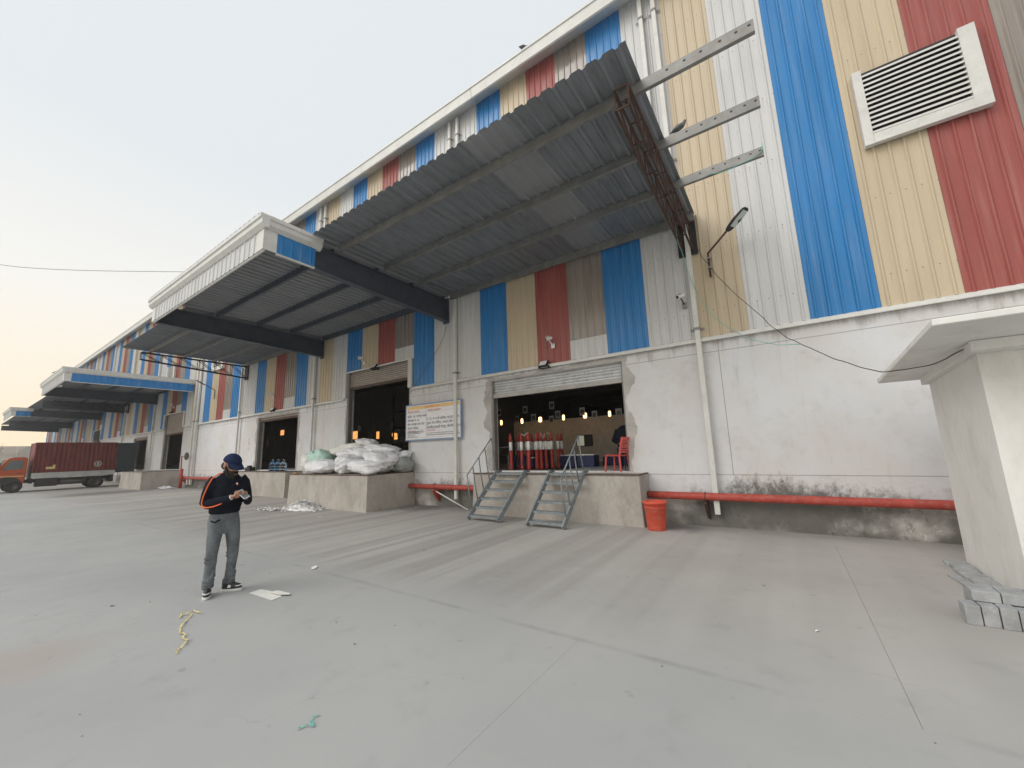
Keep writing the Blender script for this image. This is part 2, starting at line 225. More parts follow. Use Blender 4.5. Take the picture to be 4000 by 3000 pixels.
# ------------------------------------------------------------------ mesh helpers
class MB:
    def __init__(s): s.v = []; s.f = []
    def quad(s, *p):
        n = len(s.v); s.v += [tuple(q) for q in p]; s.f.append(tuple(range(n, n+len(p)))); return s
    def box(s, x0, x1, y0, y1, z0, z1):
        n = len(s.v); s.v += [(x, y, z) for z in (z0, z1) for y in (y0, y1) for x in (x0, x1)]
        s.f += [tuple(n+i for i in q) for q in ((0, 2, 3, 1), (4, 5, 7, 6), (0, 1, 5, 4), (2, 6, 7, 3), (0, 4, 6, 2), (1, 3, 7, 5))]; return s
    def bar(s, a, b, w, h=None, up=(0, 0, 1)):
        h = h or w; a = Vector(a); b = Vector(b); d = (b-a).normalized(); u = Vector(up)
        if abs(d.dot(u)) > .95: u = Vector((1, 0, 0))
        r = d.cross(u).normalized(); u = r.cross(d)
        n = len(s.v)
        for p in (a, b):
            for i, j in ((-1, -1), (1, -1), (1, 1), (-1, 1)): s.v.append(tuple(p+r*(i*w/2)+u*(j*h/2)))
        s.f += [tuple(n+i for i in q) for q in ((0, 1, 2, 3), (7, 6, 5, 4), (0, 4, 5, 1), (1, 5, 6, 2), (2, 6, 7, 3), (3, 7, 4, 0))]; return s
    def tube(s, pts, rad, seg=8, cap=True, sq=1.):
        pts = [Vector(p) for p in pts]; n0 = len(s.v); k = len(pts)
        if isinstance(rad, (int, float)): rad = [rad]*k
        u = None
        for i, p in enumerate(pts):
            d = (pts[min(i+1, k-1)]-pts[max(i-1, 0)])
            d = d.normalized() if d.length > 1e-9 else Vector((0, 0, 1))
            if u is None:
                u = Vector((0, 0, 1)) if abs(d.z) < .9 else Vector((1, 0, 0))
            r = d.cross(u)
            if r.length < 1e-6: r = d.cross(Vector((0, 1, 0)))
            r.normalize(); u = r.cross(d).normalized()
            ra = rad[i]; rx, ry = (ra if isinstance(ra, tuple) else (ra, ra))
            for j in range(seg):
                a = 2*math.pi*j/seg; s.v.append(tuple(p+r*(math.cos(a)*rx)+u*(math.sin(a)*ry)))
        for i in range(k-1):
            for j in range(seg):
                a = n0+i*seg+j; b = n0+i*seg+(j+1) % seg; s.f.append((a, b, b+seg, a+seg))
        if cap: s.f.append(tuple(range(n0+seg-1, n0-1, -1))); s.f.append(tuple(range(n0+(k-1)*seg, n0+k*seg)))
        return s
    def loft(s, rings, cap=True):
        n0 = len(s.v); seg = len(rings[0])
        for r in rings: s.v += [tuple(p) for p in r]
        for i in range(len(rings)-1):
            for j in range(seg):
                a = n0+i*seg+j; b = n0+i*seg+(j+1) % seg; s.f.append((a, b, b+seg, a+seg))
        if cap: s.f.append(tuple(range(n0+seg-1, n0-1, -1))); s.f.append(tuple(range(n0+(len(rings)-1)*seg, n0+len(rings)*seg)))
        return s
    def lathe(s, prof, c=(0, 0, 0), seg=20, cap=True):
        return s.loft([[(c[0]+r*math.cos(2*math.pi*j/seg), c[1]+r*math.sin(2*math.pi*j/seg), c[2]+z) for j in range(seg)] for r, z in prof], cap)
    def ell(s, c, r, seg=16, ring=10, rot=None):
        rings = []
        for i in range(ring+1):
            th = math.pi*(.02+.96*i/ring)
            row = []
            for j in range(seg):
                p = Vector((r[0]*math.sin(th)*math.cos(2*math.pi*j/seg), r[1]*math.sin(th)*math.sin(2*math.pi*j/seg), -r[2]*math.cos(th)))
                if rot: p = rot @ p
                row.append(Vector(c)+p)
            rings.append(row)
        return s.loft(rings)
    def prism(s, poly, axis, a, b):
        """poly: 2D points; axis 'x' -> (y,z) extruded along x, 'y' -> (x,z) along y, 'z' -> (x,y) along z"""
        f = {'x': lambda p, t: (t, p[0], p[1]), 'y': lambda p, t: (p[0], t, p[1]), 'z': lambda p, t: (p[0], p[1], t)}[axis]
        n = len(s.v); k = len(poly)
        s.v += [f(p, a) for p in poly]+[f(p, b) for p in poly]
        s.f.append(tuple(range(n, n+k))); s.f.append(tuple(range(n+2*k-1, n+k-1, -1)))
        for i in range(k): j = (i+1) % k; s.f.append((n+i, n+k+i, n+k+j, n+j))
        return s
    def mesh(s, name, smooth=False):
        me = bpy.data.meshes.new(name); me.from_pydata(s.v, [], s.f)
        bm = bmesh.new(); bm.from_mesh(me); bmesh.ops.recalc_face_normals(bm, faces=bm.faces); bm.to_mesh(me); bm.free()
        if smooth: me.polygons.foreach_set('use_smooth', [True]*len(me.polygons))
        return me
    def build(s, name, m, parent=None, smooth=False, bevel=0):
        return link(name, s.mesh(name, smooth), m, parent, bevel)
def link(name, me, m=None, parent=None, bevel=0):
    o = bpy.data.objects.new(name, me); COL.objects.link(o)
    if m is not None:
        if not me.materials: me.materials.append(M[m] if isinstance(m, str) else m)
    if parent is not None: o.parent = parent
    if bevel:
        b = o.modifiers.new('bevel', 'BEVEL'); b.width = bevel; b.segments = 2; b.limit_method = 'ANGLE'
    return o
def tag(o, label=None, cat=None, group=None, kind=None):
    for k, v in (('label', label), ('category', cat), ('group', group), ('kind', kind)):
        if v: o[k] = v
    return o
def thing(name, label, cat, loc=(0, 0, 0), rz=0., group=None):
    o = bpy.data.objects.new(name, None); COL.objects.link(o); o.location = loc; o.rotation_euler = (0, 0, rz); o.empty_display_size = .1
    return tag(o, label, cat, group)
def copy_tree(o, parent=None):
    c = o.copy(); COL.objects.link(c); c.parent = parent
    for ch in list(o.children): copy_tree(ch, c)
    return c
def local(mb, o):
    """shift mesh built in world coordinates into the frame of an unrotated parent"""
    l = o.location; mb.v = [(a-l.x, b-l.y, c-l.z) for a, b, c in mb.v]; return mb
def fuse(mb, name, voxel, smooth=4, m=None, parent=None):
    o = mb.build(name+'_src', None); r = o.modifiers.new('r', 'REMESH'); r.mode = 'VOXEL'; r.voxel_size = voxel; r.use_smooth_shade = True
    if smooth: sm = o.modifiers.new('s', 'SMOOTH'); sm.iterations = smooth; sm.factor = .5
    dg = bpy.context.evaluated_depsgraph_get(); me = bpy.data.meshes.new_from_object(o.evaluated_get(dg)); me.name = name
    bpy.data.objects.remove(o)
    me.polygons.foreach_set('use_smooth', [True]*len(me.polygons))
    return link(name, me, m, parent)
def text_mesh(body, size, align='LEFT', ext=.001):
    cu = bpy.data.curves.new('t', 'FONT'); cu.body = body; cu.size = size; cu.align_x = align; cu.extrude = ext; cu.resolution_u = 2
    o = bpy.data.objects.new('t', cu); COL.objects.link(o); dg = bpy.context.evaluated_depsgraph_get()
    me = bpy.data.meshes.new_from_object(o.evaluated_get(dg)); bpy.data.objects.remove(o); bpy.data.curves.remove(cu); return me
# ================================================================== THE SETTING
ground = MB().quad((-1500, -1500, -.0035), (1500, -1500, -.0035), (1500, 1500, -.014), (-1500, 1500, -.0035)).build('ground', 'ground'); tag(ground, 'grey dusty concrete yard in front of the warehouse', kind='structure')
def slab(x0, x1, y0, y1):
    g = .0011 if y1 > 4 else .0006; MB().box(x0+g, x1-g, y0+g, y1-g, -.003, 0).build('concrete_slab', 'ground', ground, bevel=.0008)
for i in range(8): slab(.45-8.18*(i+1), .45-8.18*i, 3.4, D)
slab(.45, 9, 3.4, D)
xs = [2.4+4.09*2]+[2.4-4.09*i for i in range(16)]
for a, b in ((-.85, 3.4), (-5.1, -.85)):
    for i in range(len(xs)-1): slab(xs[i+1], xs[i], a, b)
# ================================================================== WAREHOUSE
WH = thing('warehouse', 'long striped metal clad warehouse with white lower wall and loading doors', 'warehouse', (-40, D, 0))
def wh(mb, name, m, **k): return local(mb, WH).build(name, m, WH, **k)
X_L, X_R = -89.5, 10.
DOORS = [(-6.95, -3.0, 3.66), (-14.15, -10.5, 4.86), (-21.75, -17.86, 3.62), (-36.1, -32.35, 4.82), (-43.4, -39.9, 3.5), (-58., -55.1, 4.86)]
SILL = 1.08; T = .30; LEDGE = 3.86
x = X_R
for a, b, top in DOORS:
    wh(MB().box(b, x, D, D+T, 0, LEDGE), 'wall', 'wall')
    wh(MB().box(a, b, D, D+T, 0, SILL), 'wall', 'wall')
    if top < LEDGE: wh(MB().box(a, b, D, D+T, top, LEDGE), 'wall', 'wall')
    x = a
wh(MB().box(X_L, x, D, D+T, 0, LEDGE), 'wall', 'wall')
for xx in (X_L, X_R-.25): wh(MB().prism([(D+T, 0), (45, 0), (45, 13.4), (27, 15.2), (D+T, 13.45)], 'x', xx, xx+.25), 'gable_wall', 'white')
wh(MB().box(X_L, X_R, 45, 45.25, 0, 13.4), 'rear_wall', 'white')
wh(MB().prism([(8.75, 13.46), (27, 15.32), (45.6, 13.4), (45.6, 13.34), (27, 15.24), (8.75, 13.40)], 'x', X_L-.3, X_R+.3), 'roof', 'roof')
# gutter box along the eaves, folded in lengths
for i in range(17):
    a = X_L-.2+i*5.9; b = min(a+5.885, X_R+.2)
    wh(MB().prism([(9.085, 13.26), (8.64, 13.03), (8.60, 13.05), (8.57, 13.36), (8.54, 13.38), (8.54, 13.44), (8.74, 13.40), (9.085, 13.40)], 'x', a, b), 'gutter', 'trim')
# ledge flashing over the wall, in lengths either side of the tall doors
fl = [X_R, -10.3, -14.3, -32.2, -36.25, -54.95, -58.15, X_L]
for i in range(0, 8, 2): wh(MB().prism([(D-.004, 3.80), (8.985, 3.79), (8.985, 3.81), (8.995, 3.865), (D-.004, 3.905)], 'x', fl[i+1], fl[i]), 'ledge_flashing', 'trim')
# cladding panels, 0.992 m cover width, fifteen-panel colour rhythm
PW = .992
def rib_profile(w, n, h, top, foot):
    p = [(0, 0)]; pitch = w/n
    for i in range(n):
        c = pitch*(i+.5); p += [(c-foot/2, 0), (c-top/2, -h), (c+top/2, -h), (c+foot/2, 0)]
    return p+[(w+.004, 0)]
PROF = rib_profile(PW, 5, .026, .022, .062)
PM = {}
def panel_mesh(h, m):
    if (h, m) not in PM:
        b = MB(); n = len(PROF)
        for z in (0, h): b.v += [(px, py, z) for px, py in PROF]
        b.f = [(i, i+1, i+1+n, i+n) for i in range(n-1)]
        me = bpy.data.meshes.new('cladding_panel'); me.from_pydata(b.v, [], b.f); me.materials.append(M[m]); PM[(h, m)] = me
    return PM[(h, m)]
RHY = ['white', 'cream', 'white', 'blue', 'trans', 'red', 'cream', 'blue', 'white', 'white', 'blue', 'trans', 'red', 'cream', 'blue']
TOPZ = 13.27
for k in range(-10, 90):
    m = RHY[k % 15]; xl = -.33-PW*k; z0 = 3.885
    if k in (11, 12, 13, 14, 33, 34, 35, 36, 56, 57, 58): z0 = 4.875
    if m == 'trans':
        o = link('cladding_panel', panel_mesh(round(.5, 3), 'white'), None, WH); o.location = (xl+40, -.042, z0)
        z0 += .46
    o = link('cladding_panel', panel_mesh(round(TOPZ-z0, 3), m), None, WH); o.location = (xl+40, -.036, z0)
    if m == 'trans' and k < 30: wh(MB().box(xl+.02, xl+PW-.02, 9.075, 9.082, 5.86, 6.02), 'girt', 'purlin')
# flashing round the tall doors
for a, b, top in DOORS:
    if top > 4:
        wh(MB().box(a-.16, b+.19, 8.985, 9.05, top, top+.05), 'door_flashing', 'trim')
        wh(MB().box(b+.004, b+.20, 8.99, 9.07, 3.87, top-.003), 'door_flashing', 'white'); wh(MB().box(a-.15, a-.004, 8.99, 9.07, 3.87, top-.003), 'door_flashing', 'white')
        wh(MB().box(a-.15, a, 9.075, D+T, LEDGE, top-.002), 'door_jamb', 'cement'); wh(MB().box(b, b+.2, 9.075, D+T, LEDGE, top-.002), 'door_jamb', 'cement')
# rough cement patches round the door openings: ragged strips a few mm proud
def ragged(pts_in, wd, amp, seed):
    """pts_in: polyline (x,z) along the opening edge, with outward normals; returns strip"""
    b = MB(); rnd = random.Random(seed); ring = []
    for (x, z), (nx, nz) in pts_in:
        w = wd*(1+amp*(noise.noise(Vector((x*2.1+seed, z*2.1, 0)))*1.6+rnd.uniform(-.18, .18)))
        ring.append((x, z, x+nx*w, z+nz*w))
    n = len(ring)
    for d in (D-.001, D-.012):
        b.v += [(r[0], d, r[1]) for r in ring]+[(r[2]+(0 if d > D-.01 else 0), d if d > D-.01 else D-.004, r[3]) for r in ring]
    for i in range(n-1):
        b.f += [(2*n+i, 2*n+i+1, 3*n+i+1, 3*n+i), (n+i, n+i+1, 3*n+i+1, 3*n+i), (i, i+1, 2*n+i+1, 2*n+i)]
    return b
def patch(a, b, top, wl, wr, wt, seed):
    N = 46
    L = [((a, SILL+(top-SILL)*i/N), (-1, 0)) for i in range(N+1)]; Rr = [((b, SILL+(top-SILL)*i/N), (1, 0)) for i in range(N+1)]
    wh(ragged(L, wl, .85, seed), 'cement_patch', 'cement'); wh(ragged(Rr, wr, .85, seed+3), 'cement_patch', 'cement')
    if wt: wh(ragged([((a-wl*.6+(b-a+wl*.6+wr*.6)*i/60, top), (0, 1)) for i in range(61)], wt, .5, seed+7), 'cement_patch', 'cement')
patch(-6.95, -3.0, 3.66, .20, .20, .10, 1); patch(-14.15, -10.5, 3.8, .10, .12, 0, 11); patch(-21.75, -17.86, 3.62, .16, .12, .14, 21); patch(-36.1, -32.35, 3.8, .08, .08, 0, 31); patch(-43.4, -39.9, 3.5, .12, .12, .12, 41)
# roller shutters, partly or fully rolled up
SLAT = rib = None
def shutter(a, b, top, bot, m):
    root = wh(MB().box(a+.05, b-.05, D+.06, D+.16, bot-.10, bot), 'roller_shutter', 'cement' if m == 'shutter' else 'kerbiron')
    z = bot; k = 0
    pr = [(.006, 0), (-.014, .008), (-.022, .032), (-.016, .052), (.006, .074), (.010, .074), (.010, 0)]
    sm = MB().prism([(p[0], p[1]) for p in pr], 'x', 0, b-a-.10).mesh('slat'); sm.materials.append(M[m])
    while z < top+.05:
        s = link('slat', sm, None, root); s.location = (a+.05+40, .11, z); z += .077
    for xx in (a, b-.05): wh(MB().box(xx, xx+.05, D+.05, D+.2, SILL, top), 'shutter_guide', 'purlin')
shutter(-6.95, -3.0, 3.66, 3.26, 'shutter'); shutter(-14.15, -10.5, 4.86, 4.30, 'shutter2'); shutter(-21.75, -17.86, 3.62, 3.52, 'shutter2'); shutter(-36.1, -32.35, 4.82, 3.5, 'shutter2'); shutter(-43.4, -39.9, 3.5, 3.38, 'shutter2')
# interior
wh(MB().box(X_L+.25, X_R-.25, D+T, 45, .9, SILL-.006), 'floor', 'infloor')
wh(MB().box(-10.2, X_R-.3, 15, 15.15, SILL-.006, 2.88), 'partition', 'inwhite')
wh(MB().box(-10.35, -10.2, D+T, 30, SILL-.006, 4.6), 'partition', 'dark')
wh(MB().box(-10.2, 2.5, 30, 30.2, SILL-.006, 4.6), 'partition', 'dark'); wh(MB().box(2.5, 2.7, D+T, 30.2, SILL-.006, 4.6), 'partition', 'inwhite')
pr = []; y = D+T+.02
while y < 30: pr += [(y, 4.30), (y+.12, 4.30), (y+.16, 4.36), (y+.28, 4.36)]; y += .32
b = MB(); n = len(pr); b.v = [(xx, p[0], p[1]) for xx in (-10.2, 2.5) for p in pr]; b.f = [(i, i+1, i+1+n, i+n) for i in range(n-1)]
wh(b, 'ceiling_deck', 'ceil')
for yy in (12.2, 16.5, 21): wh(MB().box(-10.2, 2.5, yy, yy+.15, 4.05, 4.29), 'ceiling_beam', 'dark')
# rack uprights and beams deep in the hall, seen through the tall door
for i in range(8):
    xx = -30+i*2.6
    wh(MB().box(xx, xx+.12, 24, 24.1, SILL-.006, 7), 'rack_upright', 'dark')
for zz in (2.4, 3.9, 5.4): wh(MB().box(-30, -11.6, 23.95, 24.0, zz, zz+.12), 'rack_beam', 'bluebox')
# small window with a sliding pane in the partition
wn = wh(MB().box(-7.08, -6.38, 14.975, 14.998, 1.70, 2.16), 'window', 'black'); MB().box(-7.05+40, -6.75+40, 14.955-D, 14.972-D, 1.73, 2.13).build('pane', 'litpane', wn); MB().box(-6.73+40, -6.42+40, 14.955-D, 14.972-D, 1.73, 2.13).build('pane', 'winblk', wn)
wn = wh(MB().box(-9.6, -8.3, 14.975, 14.998, 1.35, 2.0), 'window', 'black')
for i in range(3): MB().box(-9.56+40+.43*i, -9.17+40+.43*i, 14.955-D, 14.972-D, 1.39, 1.96).build('pane', 'litpane', wn)
for px, py, Y, ww, hh in ((1385, 1700, 26, .95, .85), (1475, 1700, 28, .45, .8), (1541, 1698, 27, .8, .34), (1544, 1711, 27, .6, .3), (1102, 1690, 23, .75, .6)):
    p = F(px, py, Y); wh(MB().box(p.x-ww/2, p.x+ww/2, Y, Y+.05, p.z-hh/2, p.z+hh/2), 'lit_window', 'litwin')
# downpipes
def downpipe(x, z0, z1, y=8.955, wd=.10, br=()):
    o = wh(MB().box(x-wd/2, x+wd/2, y-.045, y+.045, z0, z1), 'downpipe', 'trim', bevel=.008)
    for z in br: MB().box(x-wd/2-.012+40, x+wd/2+.012+40, y-.06-D, y+.05-D, z, z+.05).box(x-wd/2-.09+40, x+wd/2+.09+40, y+.052-D, y+.064-D, z+.005, z+.045).build('bracket', 'purlin', o)
for x in (-1.27, -8.24, -16.45, -23.75): downpipe(x, .26, 6.5, br=(4.05,))
for x in (-46.6, -61.2): downpipe(x, .26, 6.4, br=(4.05,))
downpipe(-40.05+1.6, .26, 6.4, br=(4.05,))
for x in (-1.44, -1.76, -8.06, -8.42, -16.21, -16.6): downpipe(x, 6.78, 13.1, br=(8.2, 12.4))
for x in (-29.75, -30.25): downpipe(x, .2, 13.1, wd=.16, br=(4.0, 7.3, 10.5))
for x in (-23.5, -38.3, -45.6, -53, -60.4): downpipe(x, 6.78, 13.1, br=(9.,))
# louvre vents
def louvre(x0, x1, z0, z1, n):
    v = wh(MB().box(x0+.05, x1-.05, 8.985, 9.015, z0+.05, z1-.02), 'louvre_vent', 'black')  # black backing board: shade of the vent recess put into its colour
    def p(b, nm, m): b.v = [(a+40, c-D, d) for a, c, d in b.v]; return b.build(nm, m, v)
    for a, c in ((x0, x0+.13), (x1-.2, x1)): p(MB().box(a, c, 8.90, 9.02, z0, z1), 'frame', 'trim')
    p(MB().box(x0+.132, x1-.202, 8.895, 9.0, z0, z0+.18), 'frame', 'trim')
    h = (z1-z0-.26)/n
    for i in range(n):
        z = z0+.19+h*i; p(MB().prism([(8.975, z+h*.62), (8.90, z), (8.90, z+.040), (8.975, z+h*.62+.030)], 'x', x0+.132, x1-.202), 'slat', 'trim')
louvre(1.83, 3.39, 6.86, 8.38, 13); louvre(-28.0, -26.4, 6.86, 8.38, 13); louvre(-36.4, -34.8, 6.86, 8.38, 13); louvre(-13.2, -11.6, 8.9, 10.4, 13)
for zz in (2.02, 2.3, 2.5):
    b = MB(); rnd = random.Random(int(zz*100))
    for i in range(7): xx = -22.70+rnd.uniform(0, .2); z = zz+rnd.uniform(0, .13); b.bar((xx, D-.003, z), (xx+rnd.uniform(-.05, .05), D-.003, z+rnd.uniform(.02, .07)), .012, .004, (0, 1, 0))
    wh(b, 'faint_stencil_mark', 'ink')
# ================================================================== LOADING DOCKS
def dock(x0, x1, yf, label, seed):
    rnd = random.Random(seed); o = thing('loading_dock', label, 'loading dock', ((x0+x1)/2, (yf+D)/2, 0), group='concrete loading docks')
    nx, ny, nz = 22, 8, 6; b = MB(); idx = {}
    def vtx(i, j, k):
        x = x0+(x1-x0)*i/nx; y = yf+(D-.004-yf)*j/ny; z = 1.045*k/nz
        fl = .035*(1-k/nz)**2                          # foot flares a little
        n = noise.noise(Vector((x*1.7+seed, y*1.7, z*2.3)))*.012
        if i == 0: x -= fl-n
        if i == nx: x += fl+n
        if j == 0: y -= fl+n
        if k == nz: z += n*.5
        return (x, y, z)
    def V(*q):
        if q not in idx: idx[q] = len(b.v); b.v.append(vtx(*q))
        return idx[q]
    for i in range(nx):
        for k in range(nz): b.f.append((V(i, 0, k), V(i+1, 0, k), V(i+1, 0, k+1), V(i, 0, k+1)))
        for j in range(ny): b.f.append((V(i, j, nz), V(i+1, j, nz), V(i+1, j+1, nz), V(i, j+1, nz)))
    for j in range(ny):
        for k in range(nz): b.f.append((V(0, j, k), V(0, j+1, k), V(0, j+1, k+1), V(0, j, k+1))); b.f.append((V(nx, j, k), V(nx, j+1, k), V(nx, j+1, k+1), V(nx, j, k+1)))
    local(b, o).build('concrete_block', 'dock', o, bevel=.02)
    local(MB().box(x0-.006, x1+.006, yf-.022, yf+.05, 1.035, 1.062), o).build('edge_angle', 'kerbiron', o)
    local(MB().box(x1-.05, x1+.012, yf+.052, D-.03, 1.035, 1.060), o).build('edge_angle', 'kerbiron', o)
    return o
dock(-7.12, -2.6, 8.42, 'wide shallow concrete loading dock with two steel stairs against it', 1)
dock(-14.68, -10.2, 7.28, 'deep concrete loading dock heaped with white sacks', 2)
dock(-22.2, -17.25, 8.38, 'shallow concrete loading dock with three water bottles on it', 3)
dock(-36.5, -31.9, 7.2, 'concrete loading dock beside the red container truck', 4)
# ================================================================== CANOPIES
CZ = 6.73
CP = rib_profile(1.0, 4, -.042, .045, .105)
CM = {}
def roof_sheet(root, x, w, y0, y1, m, drop=0.):
    key = (round(w, 3), round(y1-y0, 3), m)
    if key not in CM:
        prof = [(px*w, -py) for px, py in CP]; n = len(prof)
        me = bpy.data.meshes.new('roof_sheet'); me.from_pydata([(a, yy, c) for yy in (0, y1-y0) for a, c in prof], [], [(i, i+1, i+1+n, i+n) for i in range(n-1)]); me.materials.append(M[m]); CM[key] = me
    o = link('roof_sheet', CM[key], None, root); o.location = (x-root.location.x, y0-root.location.y, CZ+drop-root.location.z); return o
def cp(root, mb, name, m, **k): return local(mb, root).build(name, m, root, **k)
def purlin(root, x0, x1, y, z1=6.722, h=.17, m='purlin', holes=False):
    p = cp(root, MB().prism([(y-.03, z1-h), (y+.03, z1-h), (y+.03, z1-h+.006), (y-.024, z1-h+.006), (y-.024, z1-.006), (y+.03, z1-.006), (y+.03, z1), (y-.03, z1)], 'x', x0, x1), 'purlin', m)
    if holes:
        for hx in (-.72, -.50, -.30, -.08, .10, .24): 
            if hx < x1: local(MB().box(hx-.016, hx+.016, y-.033, y-.0295, z1-.075, z1-.05), root).build('bolt_hole', 'black', p)
def beam(root, x, y0, y1):
    cp(root, MB().prism([(y0, 6.0), (y1, 5.86), (y1, 6.55), (y0, 6.55)], 'x', x-.006, x+.006), 'beam', 'darksteel')
    cp(root, MB().prism([(y0, 5.985), (y1, 5.845), (y1, 5.858), (y0, 5.998)], 'x', x-.1, x+.1), 'beam_flange', 'darksteel')
    cp(root, MB().box(x-.1, x+.1, y0, y1, 6.552, 6.565), 'beam_flange', 'darksteel')
    cp(root, MB().box(x-.12, x+.12, y1, D-.07, 5.78, 6.62), 'end_plate', 'darksteel')
def truss(root, x, m, yo=4.75, wd=.19):
    def top(y): return 6.5
    def bot(y): return 5.88+(6.18-5.88)*(9.0-y)/(9.0-yo)
    ys = [9.0-(9.0-yo)*i/6 for i in range(7)]
    for xx in (x-wd/2, x+wd/2):
        cp(root, MB().bar((xx, yo, top(yo)), (xx, 9.0, top(9)), .034), 'chord', m); cp(root, MB().bar((xx, yo, bot(yo)), (xx, 9.0, bot(9)), .034), 'chord', m)
        for i, y in enumerate(ys):
            cp(root, MB().bar((xx, y, bot(y)), (xx, y, top(y)), .022), 'strut', m)
            if i < 6: cp(root, MB().bar((xx, ys[i], bot(ys[i])), (xx, ys[i+1], top(ys[i+1])), .022), 'brace', m)
    for y in ys:
        for z in (top(y), bot(y)): cp(root, MB().bar((x-wd/2, y, z), (x+wd/2, y, z), .02), 'tie', m)
    cp(root, MB().box(x-.2, x+.2, 9.0, 9.03, 5.78, 6.62), 'end_plate', 'black')
    for y in (5.05, 6.35, 7.58): cp(root, MB().box(x-.03, x+.03, y-.03, y+.03, 6.5, 6.56), 'cleat', m)
FPROF = rib_profile(.5, 2, .022, .022, .06)
def fascia(root, x0, x1, y0, y1, m, axis):
    """ribbed fascia, from (x0,y0) to (x1,y1), 5.97..6.42, one object per half metre panel"""
    L = math.hypot(x1-x0, y1-y0); n = max(1, round(L/.5)); w = L/n; key = ('f', round(w, 4), m)
    if key not in CM:
        prof = [(px*w/.5, py) for px, py in FPROF]; k = len(prof)
        me = bpy.data.meshes.new('fascia_panel'); me.from_pydata([(a, c, z) for z in (5.97, 6.42) for a, c in prof], [], [(i, i+1, i+1+k, i+k) for i in range(k-1)]); me.materials.append(M[m]); CM[key] = me
    for i in range(n):
        o = link('fascia_panel', CM[key], None, root); t = i/n
        o.location = (x0+(x1-x0)*t-root.location.x, y0+(y1-y0)*t-root.location.y, -root.location.z); o.rotation_euler = (0, 0, math.atan2(y1-y0, x1-x0))
def box_bay(root, x0, x1, ret, yo=3.4):
    """boxed bay: pale front fascia, returns of blue sheet at both ends down to depth ret=(left,right)"""
    k = 8
    for i in range(k): roof_sheet(root, x0+(x1-x0)*i/k, (x1-x0)/k, yo-.12, D-.05, 'galvbox')
    for y in (5.05, 6.35, 7.58): purlin(root, x0+.1, x1-.1, y, 6.722, .19, 'darksteel')
    purlin(root, x0+.1, x1-.1, 8.92, 6.72, .2, 'darksteel')
    fascia(root, x0+.28, x1-.28, yo, yo, 'white', 'x')
    for xx in (x0, x1-.28): cp(root, MB().box(xx+.002, xx+.278, yo-.012, yo+.012, 5.97, 6.42), 'corner_trim', 'trim')
    cp(root, MB().prism([(yo-.03, 6.42), (yo-.10, 6.50), (yo-.10, 6.60), (yo-.13, 6.62), (yo-.13, 6.70), (yo+.05, 6.70), (yo+.05, 6.42)], 'x', x0-.12, x1+.12), 'eaves_trim', 'trim')
    cp(root, MB().box(x0+.01, x1-.01, yo+.014, yo+.05, 5.94, 5.975), 'drip_strip', 'trim')
    for side, xx, dep in ((-1, x0, ret[0]), (1, x1, ret[1])):
        if dep is None: continue
        cp(root, MB().box(*sorted((xx, xx+side*.02)), yo-.012, yo+.26, 5.97, 6.42), 'corner_trim', 'trim')
        if side > 0: fascia(root, xx+.01, xx+.01, yo+.262, dep, 'blue', 'y')
        else: fascia(root, xx-.01, xx-.01, dep, yo+.262, 'blue', 'y')
        cp(root, MB().prism([(xx-side*.05, 6.42), (xx+side*.03, 6.42), (xx+side*.10, 6.50), (xx+side*.10, 6.60), (xx+side*.13, 6.62), (xx+side*.13, 6.70), (xx-side*.05, 6.70)], 'y', yo+.052, dep+.12), 'eaves_trim', 'trim')
        cp(root, MB().box(*sorted((xx-side*.03, xx+side*.03)), yo+.26, dep, 5.94, 5.968), 'drip_strip', 'trim')
def open_bay(root, x0, x1, yo, light=(), pends=None, m='purlin'):
    n = round((x1-x0)/.93); w = (x1-x0)/n
    for i in range(n): roof_sheet(root, x0+w*i, w, yo, D-.06, 'galvlight' if i in light else 'galv')  # light: sheets whose lit-through look is put into a paler colour
    for y in (5.05, 6.35, 7.58): purlin(root, x0+.13, pends if pends else x1, y, 6.722, .17, m, bool(pends))
    purlin(root, x0+.13, x1, 8.92, 6.72, .2, m)
C1 = thing('canopy', 'near cantilevered canopy of bare ribbed sheets with boxed middle bay', 'canopy', (-12, 6.5, CZ))
open_bay(C1, -8.518, -1.07, 4.36, light=(5,), pends=.29)
beam(C1, -8.66, 4.53, 8.98); box_bay(C1, -15.95, -8.52, (None, 4.5)); beam(C1, -16.0, 3.46, 8.98)
open_bay(C1, -23.9, -15.952, 4.2); truss(C1, -1.28, 'rust'); truss(C1, -23.35, 'black')
C2 = thing('canopy', 'far canopy with a full length blue fascia end above the container truck', 'canopy', (-55, 6.5, CZ))
box_bay(C2, -38.2, -30.75, (None, 8.95)); beam(C2, -38.3, 3.46, 8.98); open_bay(C2, -55.298, -38.202, 4.25, m='darksteel'); beam(C2, -46.8, 4.3, 8.98); beam(C2, -55.44, 4.53, 8.98)
box_bay(C2, -61.5, -55.3, (None, 4.5)); open_bay(C2, -79, -61.502, 4.25, m='darksteel'); beam(C2, -70, 4.3, 8.98); beam(C2, -78.9, 4.3, 8.98); truss(C2, -46., 'black')
